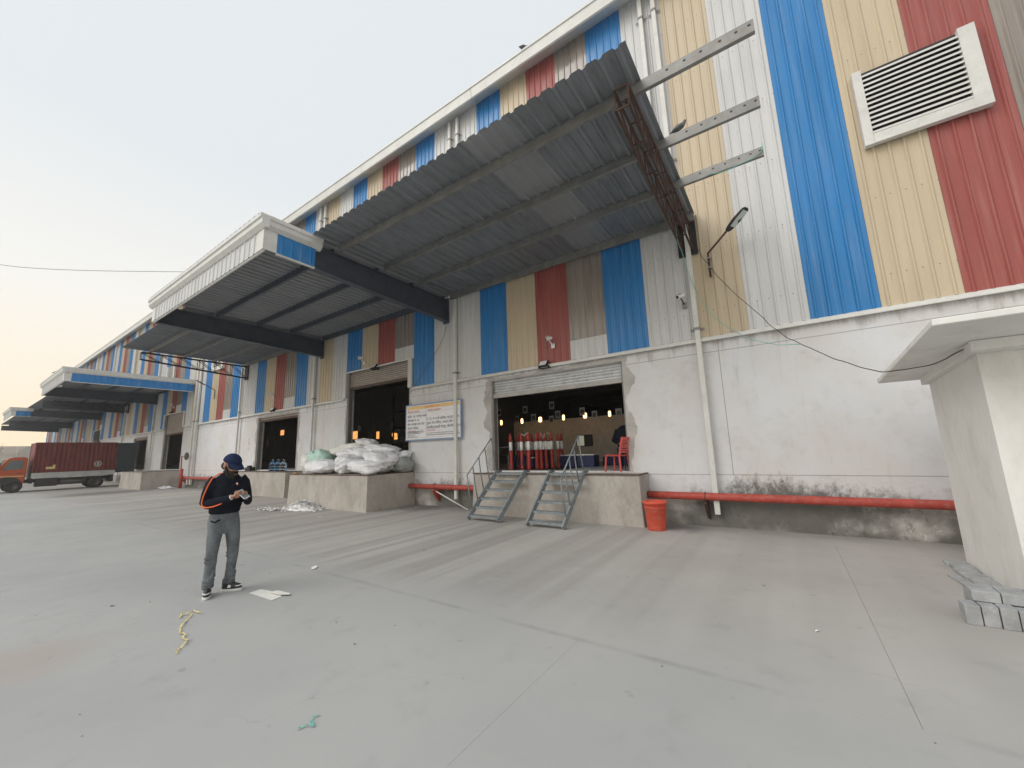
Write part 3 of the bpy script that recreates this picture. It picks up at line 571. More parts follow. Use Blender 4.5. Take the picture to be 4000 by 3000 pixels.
# ================================================================== FIXTURES ON THE WALL
def stair(label, l0, l1, r0, r1, rail_left):
    o = thing('steel_stair', label, 'stair', ((l0[0]+r1[0])/2, 7.95, 0), group='steel stairs leaning on the dock')
    def p(mb, nm, par=o, m='stair', **k):
        mb = local(mb, o); return mb.build(nm, m, par, **k)
    l0, l1, r0, r1 = map(Vector, (l0, l1, r0, r1))
    for a, b in ((l0, l1), (r0, r1)):
        d = (b-a).normalized(); e = b+Vector((d.x*.02, .16, -.01))
        p(MB().bar(a, b, .045, .11).bar(b-Vector((0, .02, .004)), e, .06, .05), 'stringer', bevel=.004)
    for t in (.075, .25, .43, .61, .79, .955):
        a = l0.lerp(l1, t); b = r0.lerp(r1, t)
        p(MB().bar(a+Vector((.023, .03, .0)), b+Vector((-.023, .03, .0)), .15, .012).bar(a+Vector((.023, -.045, -.022)), b+Vector((-.023, -.045, -.022)), .008, .045), 'tread')
    a, b = (l0, l1) if rail_left else (r0, r1); d = b-a; hu = Vector((d.x, d.y, 0)); hl = hu.length; hu.normalize()
    perp = -hu*(d.z/d.length)+Vector((0, 0, hl/d.length)); v = perp*.17+Vector((0, 0, .78 if rail_left else .72))
    ts = (.14, .33, .53, .74, .97)
    h = p(MB().tube([a.lerp(b, ts[0])+v, a.lerp(b, ts[-1])+v], .016, 8), 'handrail', smooth=True)
    for t in ts: q = a.lerp(b, t); p(MB().tube([q+Vector((0, 0, .03)), q+v*.5+perp*.02, q+v], .015, 8), 'baluster', h, smooth=True)
stair('grey steel stair with its handrail on the left, nearer the signboard', (-6.58, 7.56, .03), (-6.27, 8.38, 1.12), (-5.66, 7.53, .03), (-5.40, 8.38, 1.12), True)
stair('grey steel stair with its handrail on the right, nearer the orange bin', (-4.83, 7.48, .03), (-4.69, 8.38, 1.12), (-3.95, 7.47, .03), (-3.82, 8.38, 1.12), False)
def fire_pipe(label, x0, x1, brs, y=8.88, z=.605, r=.075):
    o = thing('fire_pipe', label, 'pipe', ((x0+x1)/2, y, z), group='red fire main along the wall')
    n = 12; local(MB().tube([(x0+(x1-x0)*i/n, y, z) for i in range(n+1)], r, 16), o).build('pipe', 'pipe', o, smooth=True)
    for bx in brs:
        k = local(MB().prism([(D-.002, z-.1), (y-.10, z-.1), (y-.10, z-.14), (D-.045, z-.45), (D-.002, z-.45)], 'x', bx-.025, bx+.025), o).build('bracket', 'rust' if x0 > -5 else 'pipe', o)
        local(MB().tube([(bx, y-.078, z-.1), (bx, y-.078, z+.02), (bx, y-.04, z+.08), (bx, y+.04, z+.08), (bx, y+.078, z+.02), (bx, y+.078, z-.1)], .007, 6), o).build('clamp', 'rust', o)
    return o
fire_pipe('long red fire pipe on the mouldy wall between bin and guard house', -2.585, 9, (-1.45, 4.2))
fire_pipe('short red fire pipe between the two nearest loading docks', -10.18, -7.15, (-9.05,))
p3 = fire_pipe('far red fire pipe behind the man, ending by the hydrant', -31.3, -22.25, (-30.6, -26.5))
hy = thing('hydrant', 'thin red standpipe with a small round head at the far wall', 'hydrant', (-30.6, 8.72, 0))
for nm, mb, m in (('riser', MB().tube([(-30.6, 8.72, 0), (-30.6, 8.72, 1.15)], .09, 10), 'pipe'), ('arm', MB().tube([(-30.65, 8.7, 1.1), (-30.75, 8.7, 1.9), (-29.95, 8.68, 1.9)], .03, 8), 'pipe'), ('head', MB().ell((-29.88, 8.68, 1.9), (.08, .12, .24)), 'rim')): local(mb, hy).build(nm, m, hy, smooth=True)
o = thing('leaning_pipe', 'thin white plastic pipe leaning across the wall behind the red pipe', 'pipe', (-9, 8.97, 0)); local(MB().tube([(-10.1, 9.04, .80), (-7.55, 8.70, .02)], .02, 8), o).build('pipe', 'thin', o, smooth=True)
# orange bin
o = thing('waste_bin', 'orange red plastic tub standing at the dock corner under the red pipe', 'bin', (-2.30, 8.30, 0))
MB().lathe([(.01, 0), (.165, 0), (.175, .02), (.212, .50), (.222, .505), (.236, .51), (.240, .53), (.236, .55), (.222, .553), (.205, .55), (.17, .08), (.01, .07)], seg=32).build('tub', 'bin', o, smooth=True)
MB().lathe([(.214, .43), (.219, .435), (.219, .445), (.213, .45)], seg=32, cap=False).build('rib', 'bin', o, smooth=True)
# flood lights, cameras, street lamps
def floodlight(x, z, label):
    o = thing('floodlight', label, 'floodlight', (x, D-.05, z), group='floodlights over the doors'); Rm = Matrix.Rotation(R(-38), 4, 'X')
    def q(mb, nm, m, par): mb.v = [tuple(Rm @ Vector(v)) for v in mb.v]; return mb.build(nm, m, par, bevel=.006)
    q(MB().box(-.13, .13, -.16, -.10, -.10, .10), 'housing', 'black', o); q(MB().box(-.105, .105, -.166, -.161, -.08, .08), 'lens', 'signw', o)
    MB().box(-.15, -.135, -.13, .03, -.03, .03).box(.135, .15, -.13, .03, -.03, .03).box(-.15, .15, .012, .03, -.03, .03).build('bracket', 'black', o)
    return o
floodlight(-5.06, 3.80, 'square floodlight above the door with red and white posts'); floodlight(-12.3, 4.80, 'square floodlight above the tall door behind the sacks'); floodlight(-20.0, 3.84, 'square floodlight above the door with water bottles'); floodlight(-34.6, 4.92, 'square floodlight above the far tall door')
def cctv(x, z, label, arm=True, yaw=0.):
    o = thing('security_camera', label, 'camera', (x, 9.0, z), yaw, 'white security cameras')
    MB().box(-.05, .05, -.02, .02, -.08, .05).build('mount', 'purlin' if arm else 'camw', o, bevel=.006)
    MB().tube([(0, -.02, 0), (-.04, -.14, .12)], .014, 8).build('arm', 'black' if arm else 'camw', o)
    d = Vector((-.55, -.75, -.32)).normalized(); c = Vector((-.04, -.15, .16))
    MB().tube([c-d*.09, c+d*.09], [.042, .045], 14).build('body', 'camw', o, smooth=False); MB().tube([c+d*.091, c+d*.099], .034, 14).build('lens', 'black', o)
    MB().box(c.x-.045, c.x+.045, c.y-.1, c.y+.06, c.z+.046, c.z+.052).build('hood', 'camw', o)
cctv(-1.47, 4.68, 'white bullet camera on a dark arm beside the nearest downpipe'); cctv(-4.78, 4.35, 'white camera on the red panel above the posts', False); cctv(-13.0, 5.15, 'white camera on the cream panel over the tall door behind the sacks', False); cctv(-20.1, 4.55, 'white camera on the red panel left of the far beam', False); cctv(-34.4, 5.3, 'small white camera on the far red panel', False)
def street_lamp(x, z, ang, label):
    o = thing('street_lamp', label, 'lamp', (x, 9.0, z), 0, 'wall mounted street lamps')
    a = Vector((math.sin(ang), -math.cos(ang), 0))
    e = Vector((0, -.06, .54)); h = e+a*.52+Vector((0, 0, .30))
    MB().tube([(0, -.06, 0), e, h], .022, 10).build('pole', 'rust', o, smooth=True)
    for zz in (.2, .42): MB().box(-.035, .035, -.085, .0, zz, zz+.03).build('bracket', 'galvlight', o)
    d = (h-e).normalized(); r = d.cross(Vector((0, 0, 1))).normalized(); u = r.cross(d)
    b = MB()
    for t, wd, th in ((-.06, .04, .03), (.02, .075, .035), (.2, .10, .04), (.42, .085, .025), (.46, .05, .012)):
        c = h+d*t; b.v += [tuple(c+r*wd-u*th), tuple(c+r*wd+u*th*.5), tuple(c-r*wd+u*th*.5), tuple(c-r*wd-u*th)]
    b.f = [(4*i+j, 4*i+(j+1) % 4, 4*i+4+(j+1) % 4, 4*i+4+j) for i in range(4) for j in range(4)]+[(3, 2, 1, 0), (16, 17, 18, 19)]
    b.build('lamp_head', 'black', o, bevel=.008)
    b = MB(); q = [h+d*.06+r*.065-u*.0415, h+d*.22+r*.088-u*.0445, h+d*.41+r*.072-u*.0305, h+d*.41-r*.072-u*.0305, h+d*.22-r*.088-u*.0445, h+d*.06-r*.065-u*.0415]
    b.quad(*q).build('lens', 'lampgl', o)
street_lamp(-.89, 5.14, R(62), 'rusty bracket street lamp on the cream panels right of the canopy'); street_lamp(-27.26, 5.14, R(-20), 'bracket street lamp on the far striped wall beyond the dark truss')
# ------------------------------------------------------------------ signboard with Hindi text
SG = thing('signboard', 'white address board with blue border and Hindi text right of the tall door', 'sign', (-9.29, 8.99, 2.65))
MB().box(-1.22, 1.22, -.012, .03, -.56, .56).build('board', 'signw', SG)
for q in ((-1.25, 1.25, .565, .60), (-1.25, 1.25, -.60, -.565)): MB().box(q[0], q[1], -.02, .03, q[2], q[3]).build('frame', 'signb', SG)
for q in ((-1.25, -1.222), (1.222, 1.25)): MB().box(q[0], q[1], -.02, .03, -.563, .563).build('frame', 'signb', SG)
MB().box(-1.19, 1.19, -.016, -.0125, .43, .535).build('header_band', 'signy', SG)
def stext(s, x, z, size, m, al='LEFT'):
    me = text_mesh(s, size, al); o = link('lettering', me, m, SG); o.location = (x, -.0165, z); o.rotation_euler = (R(90), 0, 0); return o
stext('पंजीकृत कार्यालय एवं पता', 0, .455, .075, 'inkr', 'CENTER')
stext('पंजीकृत कार्यालय', -1.16, .33, .085, 'inkr'); stext('कॉर्पोरेट कार्यालय', -.2, .33, .085, 'inkr')
for i, s in enumerate(('प्लॉट- 42, उदयपुर कला', 'हरमल्ला नं. 62', 'गांव उदयपुर कला रोड', 'सेक्टर साइबर', 'GURUGRAM 122')): stext(s, -1.16, .17-.13*i, .105, 'ink')
for i, s in enumerate(('नं. 17, नं.19 के ब्लॉक, ग्राउंड फ्लोर', 'दूसरा टेक विलेज, आउटर रिंग रोड', 'देवरबीसनहल्ली वरथुर, बंगलौर-560103')): stext(s, -.24, .04-.135*i, .108, 'ink')
stext('REGD. OFFICE', -1.16, -.37+.06, .06, 'inkr'); stext('CORP. OFFICE', -.22, -.37+.06, .06, 'inkr')
for i, s in enumerate(('PLOT 42, UDAYPUR KALAN', 'KHASRA NO. 62', 'NEAR CYBER CITY, 122')): stext(s, -1.16, -.385-.055*i, .05, 'ink')
for i, s in enumerate(('NO. 17 & NO. 19, A BLOCK, GROUND FLOOR, TECH VILLAGE', 'OUTER RING ROAD DEVARABISANAHALLI, BANGALORE 560103')): stext(s, -.24, -.40-.06*i, .05, 'ink')
for q in ((-1.19, 1.19, .31, .314), (-1.19, 1.19, -.245, -.241), (-1.19, 1.19, -.325, -.321), (-1.19, 1.19, -.515, -.511)): MB().box(q[0], q[1], -.0145, -.0125, q[2], q[3]).build('rule', 'ink', SG)
MB().box(-.272, -.268, -.0145, -.0125, -.51, .42).build('rule', 'ink', SG)
# ------------------------------------------------------------------ cables
def sagwire(name, label, pts, r, m, cat='cable', n=10, wob=.0):
    pts = [Vector(p) for p in pts]; out = []
    for i in range(len(pts)-1):
        p0 = pts[max(i-1, 0)]; p1 = pts[i]; p2 = pts[i+1]; p3 = pts[min(i+2, len(pts)-1)]
        for j in range(n):
            t = j/n; q = .5*((2*p1)+(-p0+p2)*t+(2*p0-5*p1+4*p2-p3)*t*t+(-p0+3*p1-3*p2+p3)*t**3)
            out.append(q+Vector((noise.noise(q*3)*wob, 0, noise.noise(q*3+Vector((9, 0, 0)))*wob)))
    out.append(pts[-1]); c = out[len(out)//2]
    o = thing(name, label, cat, tuple(c)); local(MB().tube(out, r, 6), o).build('strand', m, o, smooth=True); return o
g2 = Vector((1.55, 6.6, 2.49)); k1 = Vector((.42, 8.3, 3.30))
sagwire('power_cable', 'thin dark cable slung from the canopy end to the guard house roof', [(-1.1, 8.98, 5.85), (-.72, 8.93, 5.05), (-.25, 8.8, 4.30), (.16, 8.6, 3.62), k1, (.85, 7.7, 2.83), (1.2, 7.2, 2.55), g2, (1.72, 6.08, 2.56), (2.4, 6.04, 2.58), (3.2, 6.04, 2.6)], .0065, 'cable', wob=.03)
sagwire('green_twine', 'green plastic twine hanging from the rusty truss and along the cable', [(-1.36, 8.2, 6.1), (-1.3, 8.7, 5.4), (-1.2, 8.88, 4.9), (-1.1, 8.87, 4.6), (-.86, 8.86, 4.18), (-.62, 8.86, 3.9), (-.35, 8.75, 3.65), (.05, 8.5, 3.4), k1], .006, 'gtape', 'twine', wob=.04)
sagwire('thin_wire', 'thin dark wire dropping from the black beam over the blue panel', [F(1745, 1265, 8.98), F(1720, 1345, 8.99), F(1650, 1460, 9.0), F(1617, 1510, 9.0)], .006, 'cable')
sagwire('overhead_wire', 'single overhead wire across the sky at the left', [(-60, -12, 22.5), (-45, -1.5, 17.3), (-38, 1.0, 13.75), (-30, 8.2, 13.6)], .014, 'cable')
sagwire('green_strap', 'frayed green strap wrapped round the lowest purlin end', [(.28, 7.54, 6.76), (.26, 7.53, 6.62), (.05, 7.52, 6.53), (-.35, 7.53, 6.52), (-.6, 7.54, 6.55)], .007, 'gtape', 'strap', wob=.03)
# ================================================================== GUARD HOUSE
GH = thing('guard_house', 'small cream guard house with sloped roof slab at the right edge', 'guard house', (3.2, 6.95, 0))
def gh(mb, nm, m='guard', **k): return local(mb, GH).build(nm, m, GH, **k)
gh(MB().prism([(6.1, .0), (7.83, .0), (7.83, 2.48), (6.1, 2.60)], 'x', 1.76, 4.8), 'wall')
gh(MB().prism([(5.12, 2.66), (7.98, 2.46), (7.98, 2.525), (5.12, 2.725)], 'x', 1.25, 5.3), 'roof_slab', bevel=.01)
gh(MB().prism([(5.9, 2.5), (6.098, 2.49), (6.098, 2.585), (5.9, 2.60)], 'x', 1.68, 4.9), 'lintel_band'); gh(MB().prism([(6.1, 2.49), (7.83, 2.37), (7.83, 2.475), (6.1, 2.59)], 'x', 1.68, 1.758), 'lintel_band')
gh(MB().box(2.5, 3.4, 6.07, 6.098, .9, 2.0), 'window', 'winblk')
gh(MB().prism([(6.12, .0), (7.83, .0), (7.83, .022), (6.12, .022)], 'x', 1.742, 1.758), 'footing', 'cement')
pv = []
def paver(x, y, z, sx, sy, sz, label, rz=0., rx=0.):
    o = tag(MB().box(-sx/2, sx/2, -sy/2, sy/2, 0, sz).build('paver_block', 'paver', None, bevel=.006), label, 'paver', 'loose paver blocks by the guard house'); o.location = (x, y, z); o.rotation_euler = (rx, 0, rz); return o
ORD = ['first', 'second', 'third', 'fourth', 'fifth', 'sixth', 'seventh', 'eighth', 'ninth']
for i in range(6): paver(1.182+.108*i, 5.45+.004*(i % 2), 0, .10, .16, .165+.006*(i % 3), ORD[i]+' grey paver from the left, set upright in the front row by the guard house')
for i in range(4): paver(1.31+.185*i, 5.60, .176, .175, .24, .09, ORD[i]+' grey paver from the left, lying on top of the upright row', R(random.uniform(-3, 3)))
for i in range(5): paver(1.31+.165*i, 5.68, .0, .155, .2, .172, ORD[i]+' grey paver from the left under the ones lying on top')
for i in range(9): paver(1.625+.01*math.sin(i*2), 5.95+.215*i, 0, .20, .205, .035+.01*(i % 2), ORD[i]+' flat worn paver along the guard house wall, counted from the stack', R(random.uniform(-2, 2)))
for i in range(5): paver(1.47+.02*math.sin(i*3), 6.05+.23*i, 0, .10, .21, .02+.01*(i % 2), ORD[i]+' narrow worn paver in the outer row, counted from the stack', R(random.uniform(-5, 5)))
# ================================================================== THINGS ON THE DOCKS
def sack(x, y, z0, w, d, h, m, label, rz=0., seed=1, pinch=.35, tilt=0., knot=None):
    o = thing('sack', label, 'sack', (x, y, z0), rz, 'stuffed sacks piled on the dock')
    o.rotation_euler = (0, tilt, rz)
    U, V = 72, 40; rings = []
    for i in range(V+1):
        th = math.pi*(.015+.97*i/V)
        row = []
        for j in range(U):
            a = 2*math.pi*j/U; ca, sa = math.cos(a), math.sin(a); st, ct = math.sin(th), math.cos(th)
            e = .78
            px = math.copysign(abs(ca)**e, ca)*st**.8; py = math.copysign(abs(sa)**e, sa)*st**.8; pz = -math.copysign(abs(ct)**.85, ct)
            p = Vector((px, py, pz)); s = Vector((x*3+seed, y*3, seed*1.7))
            wr = noise.noise(p*1.1+s)*.24+noise.noise(p*2.6+s)*.10-(1-min(1, abs(noise.noise(Vector((p.x*1.6+p.z*1.2, p.y*3.4, p.z*3.0))+s))*5))**2*.05-(1-min(1, abs(noise.noise(Vector((p.x*4.5, p.y*4, p.z*7))+s*2))*5))**2*.02+noise.noise(p*8+s)*.02
            r = 1+wr
            # corners pulled out like a tied bag
            r *= 1+pinch*.35*max(0, abs(px)*abs(py)-.28)
            q = Vector((p.x*w/2*r, p.y*d/2*r, (p.z*.5*r)*h+h*.5))
            q.z = max(q.z, 0+.012*(1-abs(p.z))); row.append(q)
        rings.append(row)
    MB().loft(rings).build('bag', m, o, smooth=True)
    if knot:
        kx, ky, kz, kl = knot; b = MB()
        d0 = Vector((kx, ky, kz)).normalized(); c = Vector((kx*w/2*.9, ky*d/2*.9, h/2+kz*h/2*.85))
        b.tube([c-d0*.1, c+d0*.02, c+d0*kl*.5, c+d0*kl], [(.11, .09), (.03, .03), (.06, .025), (.10, .02)], 12); b.build('tied_mouth', m, o, smooth=True)
T0 = 1.055
sack(-14.38, 7.80, T0, .62, .55, .66, 'sacky', 'cream sack standing at the left end of the pile', 0, 3, .3)
sack(-13.98, 8.0, T0, .98, .8, .80, 'sackm', 'mint green sack standing near the left of the pile', .2, 4, .3, 0, (-.3, -.5, .8, .16))
sack(-13.35, 7.78, T0, 1.50, .86, .47, 'sackw', 'plump white sack lying in front of the green one', .05, 5, .6)
sack(-13.75, 8.62, T0, 1.2, .8, .66, 'sackg', 'grey sack wedged behind the green and white ones', .1, 6)
sack(-12.05, 7.86, T0, 1.02, .84, .60, 'sackw', 'white sack with faint pink print in the middle front', -.3, 7, .6, -.12, (.9, -.5, -.2, .15))
sack(-10.98, 7.78, T0, 1.36, .8, .42, 'sackw', 'long white sack with a tied mouth at the front right', .12, 8, .5, .10, (-.9, -.3, .1, .16))
sack(-10.98, 8.45, T0, 1.3, .8, .62, 'sackw', 'white sack hidden mostly under the right top bags', .2, 15)
sack(-12.4, 8.55, T0, 1.5, .9, .62, 'sackw', 'white sack hidden mostly under the upper left bags', .2, 16)
sack(-10.86, 8.22, 1.27, 1.30, .85, .48, 'sackw', 'large smooth white sack right of centre, second layer', -.25, 9, .6, .16)
sack(-10.42, 8.66, T0, .84, .66, .46, 'sackg', 'grey green sack at the right end of the pile', .1, 10, .2)
sack(-10.55, 8.93, 1.42, .66, .4, .30, 'sackw', 'small white bag tucked against the right door jamb', .1, 11, .8, -.25)
sack(-12.10, 8.22, 1.42, 1.16, .8, .50, 'sackw', 'round white sack in the second layer left of centre', .3, 12, .3, 0, (0, -.8, .6, .1))
sack(-12.72, 8.42, 1.66, 1.70, .75, .40, 'sacky', 'long limp white sack lying on top at the left', .05, 13, .9, -.06, (-1, 0, .25, .22))
sack(-12.1, 8.55, 1.90, .72, .5, .30, 'sackw', 'peaked white bag at the very top of the pile', .3, 17, .9, .1)
sack(-11.32, 8.6, 1.62, 1.36, .75, .36, 'sackw', 'white sack on top at the right with a grubby tied end', .15, 14, .6, .10, (1, 0, -.3, .16))
tag(MB().box(-14.66, -14.40, 7.36, 7.50, 1.048, 1.09).build('wooden_offcut', mat('timber_offcut', (.45, .26, .11), .8, 0, var=.15)), 'small orange brown wooden offcut at the left of the sacks', 'wood')
def bottle(x, y, z, m, label):
    o = thing('water_bottle', label, 'bottle', (x, y, z), 0, 'large water bottles on the dock')
    pr = [(.01, .004), (.125, .004), (.135, .02), (.135, .09), (.127, .105), (.135, .12), (.135, .2), (.127, .215), (.135, .23), (.133, .31), (.11, .36), (.06, .40), (.035, .42), (.032, .47), (.036, .475), (.036, .49), (.01, .492)]
    MB().lathe(pr, seg=24).build('body', m, o, smooth=True); MB().lathe([(.005, .485), (.034, .487), (.034, .505), (.005, .507)], seg=16).build('cap', 'camw', o)
bottle(-18.92, 8.62, 1.057, 'bottleb', 'blue water bottle, leftmost of the three on the dock'); bottle(-18.50, 8.66, 1.057, 'bottleb', 'blue water bottle in the middle of the three'); bottle(-18.12, 8.70, 1.057, 'bottlec', 'clear water bottle, rightmost of the three on the dock')
tag(MB().box(-22.0, -21.5, 8.75, 9.0, 1.05, 1.22).box(-21.9, -21.7, 8.8, 8.95, 1.221, 1.30).build('dark_bundle', 'black'), 'dark bundle on the dock just behind the man', 'bundle')
# posts, chairs, boxes in the nearest door
def bollard(x, y, i, h=1.05):
    o = thing('delineator_post', '', 'post', (x, y, SILL-.004), random.uniform(0, 6), 'red and white posts in the doorway')
    o['label'] = BL[i]; o.scale = (.78, .78, 1); o.rotation_euler = (random.uniform(-.02, .02), random.uniform(-.02, .02), o.rotation_euler.z)
    MB().lathe([(.01, 0), (.075, 0), (.075, .05), (.068, .09), (.062, .35), (.064, .55), (.005, .552)], seg=18).build('lower_post', 'bred', o, smooth=True)
    MB().lathe([(.005, .553), (.063, .5535), (.063, .80), (.005, .8005)], seg=18).build('reflective_band', 'refl', o, smooth=True)
    MB().lathe([(.005, .8015), (.063, .802), (.058, .92), (.046, .985), (.030, 1.0), (.036, 1.03), (.028, 1.05), (.005, 1.052)], seg=18).build('cap', 'bred', o, smooth=True)
    MB().box(-.022, .022, -.077, -.060, .13, .30).build('slot', 'black', o)
BX = [tuple(G(1750+a/3.687, 1650+c/3.687, SILL)[:2]) for a, c in ((920, 682), (1028, 666), (1075, 678), (1142, 664), (1175, 680), (1222, 655), (1287, 670), (1316, 658), (1350, 667), (1424, 662), (1508, 657), (1597, 650), (1660, 640))]
BL = ['red and white post standing alone at the far left', 'red and white post half hidden behind the second one', 'red and white post, second tall one from the left with rope end', 'red and white post overlapped on the left of the third tall one', 'red and white post, third tall one from the left', 'red and white post set back behind the roped pair', 'red and white post in the middle with rope from its cap', 'red and white post hidden just behind the middle one', 'red and white post right of the middle one', 'red and white post, fourth from the right end', 'red and white post, third from the right end', 'red and white post, second from the right end', 'red and white post at the right end of the group']
for i, (x, y) in enumerate(BX): bollard(x, y, i)
sagwire('post_rope', 'slack pale rope looped between the post caps', [(*BX[2], 2.1), ((BX[2][0]+BX[4][0])/2, (BX[2][1]+BX[4][1])/2-.03, 2.05), (*BX[4], 2.1), (*BX[5], 1.78), (*BX[6], 2.1), (*BX[7], 1.95), (*BX[8], 2.1), ((BX[8][0]+BX[9][0])/2, (BX[8][1]+BX[9][1])/2, 1.96), (*BX[9], 2.1), (*BX[10], 2.08)], .010, 'sacky', 'rope')
o = thing('black_mat', 'black rubber sheet under the red and white posts', 'mat', (-6.0, 10.0, SILL-.004)); MB().box(-.95, 1.0, -.5, 1.2, -.0015, -.0005).build('sheet', 'black', o)
def chair(name, label, x, y, z, rz, m, arms=False, sc=1.):
    o = thing(name, label, 'chair', (x, y, z), rz); o.scale = (sc, sc, sc)
    for sx, sy in ((-1, -1), (1, -1), (-1, 1), (1, 1)):
        a = Vector((sx*.19, sy*.20, .40)); b = Vector((sx*.22, sy*.235, 0)); MB().bar(b, a, .045, .035).build('leg', m if not arms else 'rim', o, bevel=.006)
    MB().loft([[(-.21, -.23, .405), (.21, -.23, .405), (.2, .22, .395), (-.2, .22, .395)], [(-.22, -.24, .44), (.22, -.24, .44), (.21, .23, .425), (-.21, .23, .425)]]).build('seat', m, o, bevel=.012)
    bk = []
    for t in range(9):
        z = .42+.43*t/8; yy = .21+.09*t/8; hw = .21-.02*(t/8)**3*2; bk.append([(-hw, yy, z), (hw, yy, z), (hw, yy+.03, z), (-hw, yy+.03, z)])
    for s in (-1, 1): MB().bar((s*.20, .215, .42), (s*.185, .31, .86), .05, .035).build('back_post', m, o, bevel=.006)
    for i in range(6): z = .50+.062*i; yy = .232+.1*(z-.42)/.43*.95; MB().bar((-.18, yy, z), (.18, yy, z), .018, .045).build('back_slat', m, o)
    MB().bar((-.2, .312, .86), (.2, .312, .86), .035, .05).build('top_rail', m, o, bevel=.008)
    if arms:
        for s in (-1, 1): MB().bar((s*.24, -.2, .64), (s*.22, .26, .66), .05, .025).bar((s*.24, -.19, .4), (s*.24, -.19, .63), .03).build('arm_rest', 'rim', o, bevel=.006)
chair('plastic_chair', 'red plastic chair at the right side of the near doorway', -3.27, 9.02, SILL, R(-103), 'chairred', sc=.88)
chair('office_chair', 'black mesh chair with grey frame at the left of the near doorway', -7.05, 9.75, SILL, R(-70), 'black', True)
def crate(x, y, sx, sy, sz, label, m='bluebox', lid='refl'):
    o = thing('crate', label, 'crate', (x, y, SILL-.006), 0, 'blue boxes behind the posts'); MB().box(-sx/2, sx/2, -sy/2, sy/2, 0, sz).build('body', m, o, bevel=.012); MB().box(-sx/2-.01, sx/2+.01, -sy/2-.01, sy/2+.01, sz+.001, sz+.035).build('lid', lid, o, bevel=.01)
crate(-6.75, 10.3, .5, .4, .36, 'blue box with dark lid behind the leftmost post', lid='bluebox'); crate(-6.35, 10.9, .5, .4, .52, 'tall blue box behind the second post', lid='bluebox'); crate(-6.55, 10.45, .4, .3, .30, 'blue box with white lid edge left of centre'); crate(-5.6, 11.2, .55, .4, .34, 'navy cooler with white lid behind the middle posts'); crate(-5.0, 11.3, .55, .4, .34, 'navy cooler with white lid behind the right posts'); crate(-4.3, 12.5, 1.2, .6, .22, 'low dark blue box on the floor near the stair rail', lid='bluebox')
# pendant lamps
def pendant(px, py, Y, label, wd=.075, ht=.21):
    p = F(px, py, Y); o = thing('pendant_lamp', label, 'lamp', tuple(p), 0, 'lit lamps hanging in the hall')
    MB().tube([(0, 0, .15), (0, 0, 4.29-p.z)], .006, 6).build('cord', 'black', o)
    MB().lathe([(.02, .105), (.05, .11), (.035, .16), (.015, .19)], seg=14).build('holder', 'black', o, smooth=True)
    MB().lathe([(.01, -ht/2), (wd*.8, -ht/2+.01), (wd, -ht/4), (wd, ht/4), (wd*.8, ht/2-.01), (.01, ht/2)], seg=16).build('bulb', 'bulb', o, smooth=True)
    l = bpy.data.lights.new('lamp_glow', 'POINT'); l.energy = .05; l.color = (1, .6, .28); l.shadow_soft_size = .1; lo = bpy.data.objects.new('lamp_glow', l); COL.objects.link(lo); lo.parent = o; lo.location = (0, -.15, 0)
for i, (px, py, n_) in enumerate(((1958, 1651, 'lit lamp hanging at the far left of the near doorway'), (2039, 1645, 'lit lamp, second from the left in the near doorway'), (2110, 1639, 'brightest lit lamp, third from the left in the near doorway'), (2201, 1631, 'lit lamp, fourth from the left in the near doorway'), (2285, 1623, 'lit lamp, fifth from the left in the near doorway'), (2381, 1616, 'lit lamp hanging at the right of the near doorway'))): pendant(px, py, 14, n_, .07 if i in (2, 4) else .048)
# paper notices hanging in the hall
def notice(px, py, Y, wd, ht, label, rz):
    p = F(px, py, Y); o = tag(MB().box(-wd/2, wd/2, -.002, .002, -ht/2, ht/2).build('paper_notice', 'paper'), label, 'notice', 'paper notices hanging in the hall'); o.location = p; o.rotation_euler = (0, 0, rz)
    MB().box(-wd*.32, wd*.32, -.0035, -.0025, -ht*.28, ht*.24).build('print', 'purlin', o); MB().bar((0, 0, ht/2+.001), (0, 0, max(ht, min(1.6, 4.28-p.z)) if px > 1700 else 2.5), .004).build('string', 'black', o)
for a in ((1949, 1612, 'white notice cut by the left edge of the near doorway'), (2051, 1600, 'white notice hanging above the second lamp'), (2155, 1583, 'highest white notice in the near doorway'), (2084, 1631, 'white notice left of the brightest lamp'), (2020, 1638, 'white notice beside the second lamp'), (2179, 1619, 'white notice left of the fourth lamp'), (2274, 1607, 'white notice behind the fifth lamp'), (2154, 1639, 'small white notice low between third and fourth lamps'), (2322, 1620, 'white notice between the two right lamps'), (2417, 1612, 'white notice by the right jamb of the near doorway')):
    notice(a[0], a[1], 13.2, .22, .29, a[2], random.uniform(-.5, .2))
rows = [(1404, 1673, 0), (1462, 1669, 1), (1530, 1662, 2), (1493, 1691, 3), (1442, 1697, 4), (1447, 1711, 5), (1555, 1686, 6), (1570, 1717, 7), (1503, 1724, 8), (1536, 1721, 9), (1471, 1726, 10), (1441, 1729, 11)]
wd_ = ['first', 'second', 'third', 'fourth', 'fifth', 'sixth', 'seventh', 'eighth', 'ninth', 'tenth', 'eleventh', 'twelfth', 'thirteenth']
for px, py, i in rows: notice(px, py, 15+i*.7, .24, .32, wd_[i]+' dim paper notice in the dark doorway behind the sacks, counted from upper left', random.uniform(-.8, .2))
for i, (px, py) in enumerate(((1047, 1719), (1074, 1716), (1109, 1711), (1137, 1708), (1044, 1736), (1076, 1735), (1099, 1734), (1130, 1731))): notice(px, py, 14+i*.8, .26, .36, wd_[i]+' dim paper notice in the dark door above the water bottles', random.uniform(-.8, .2))
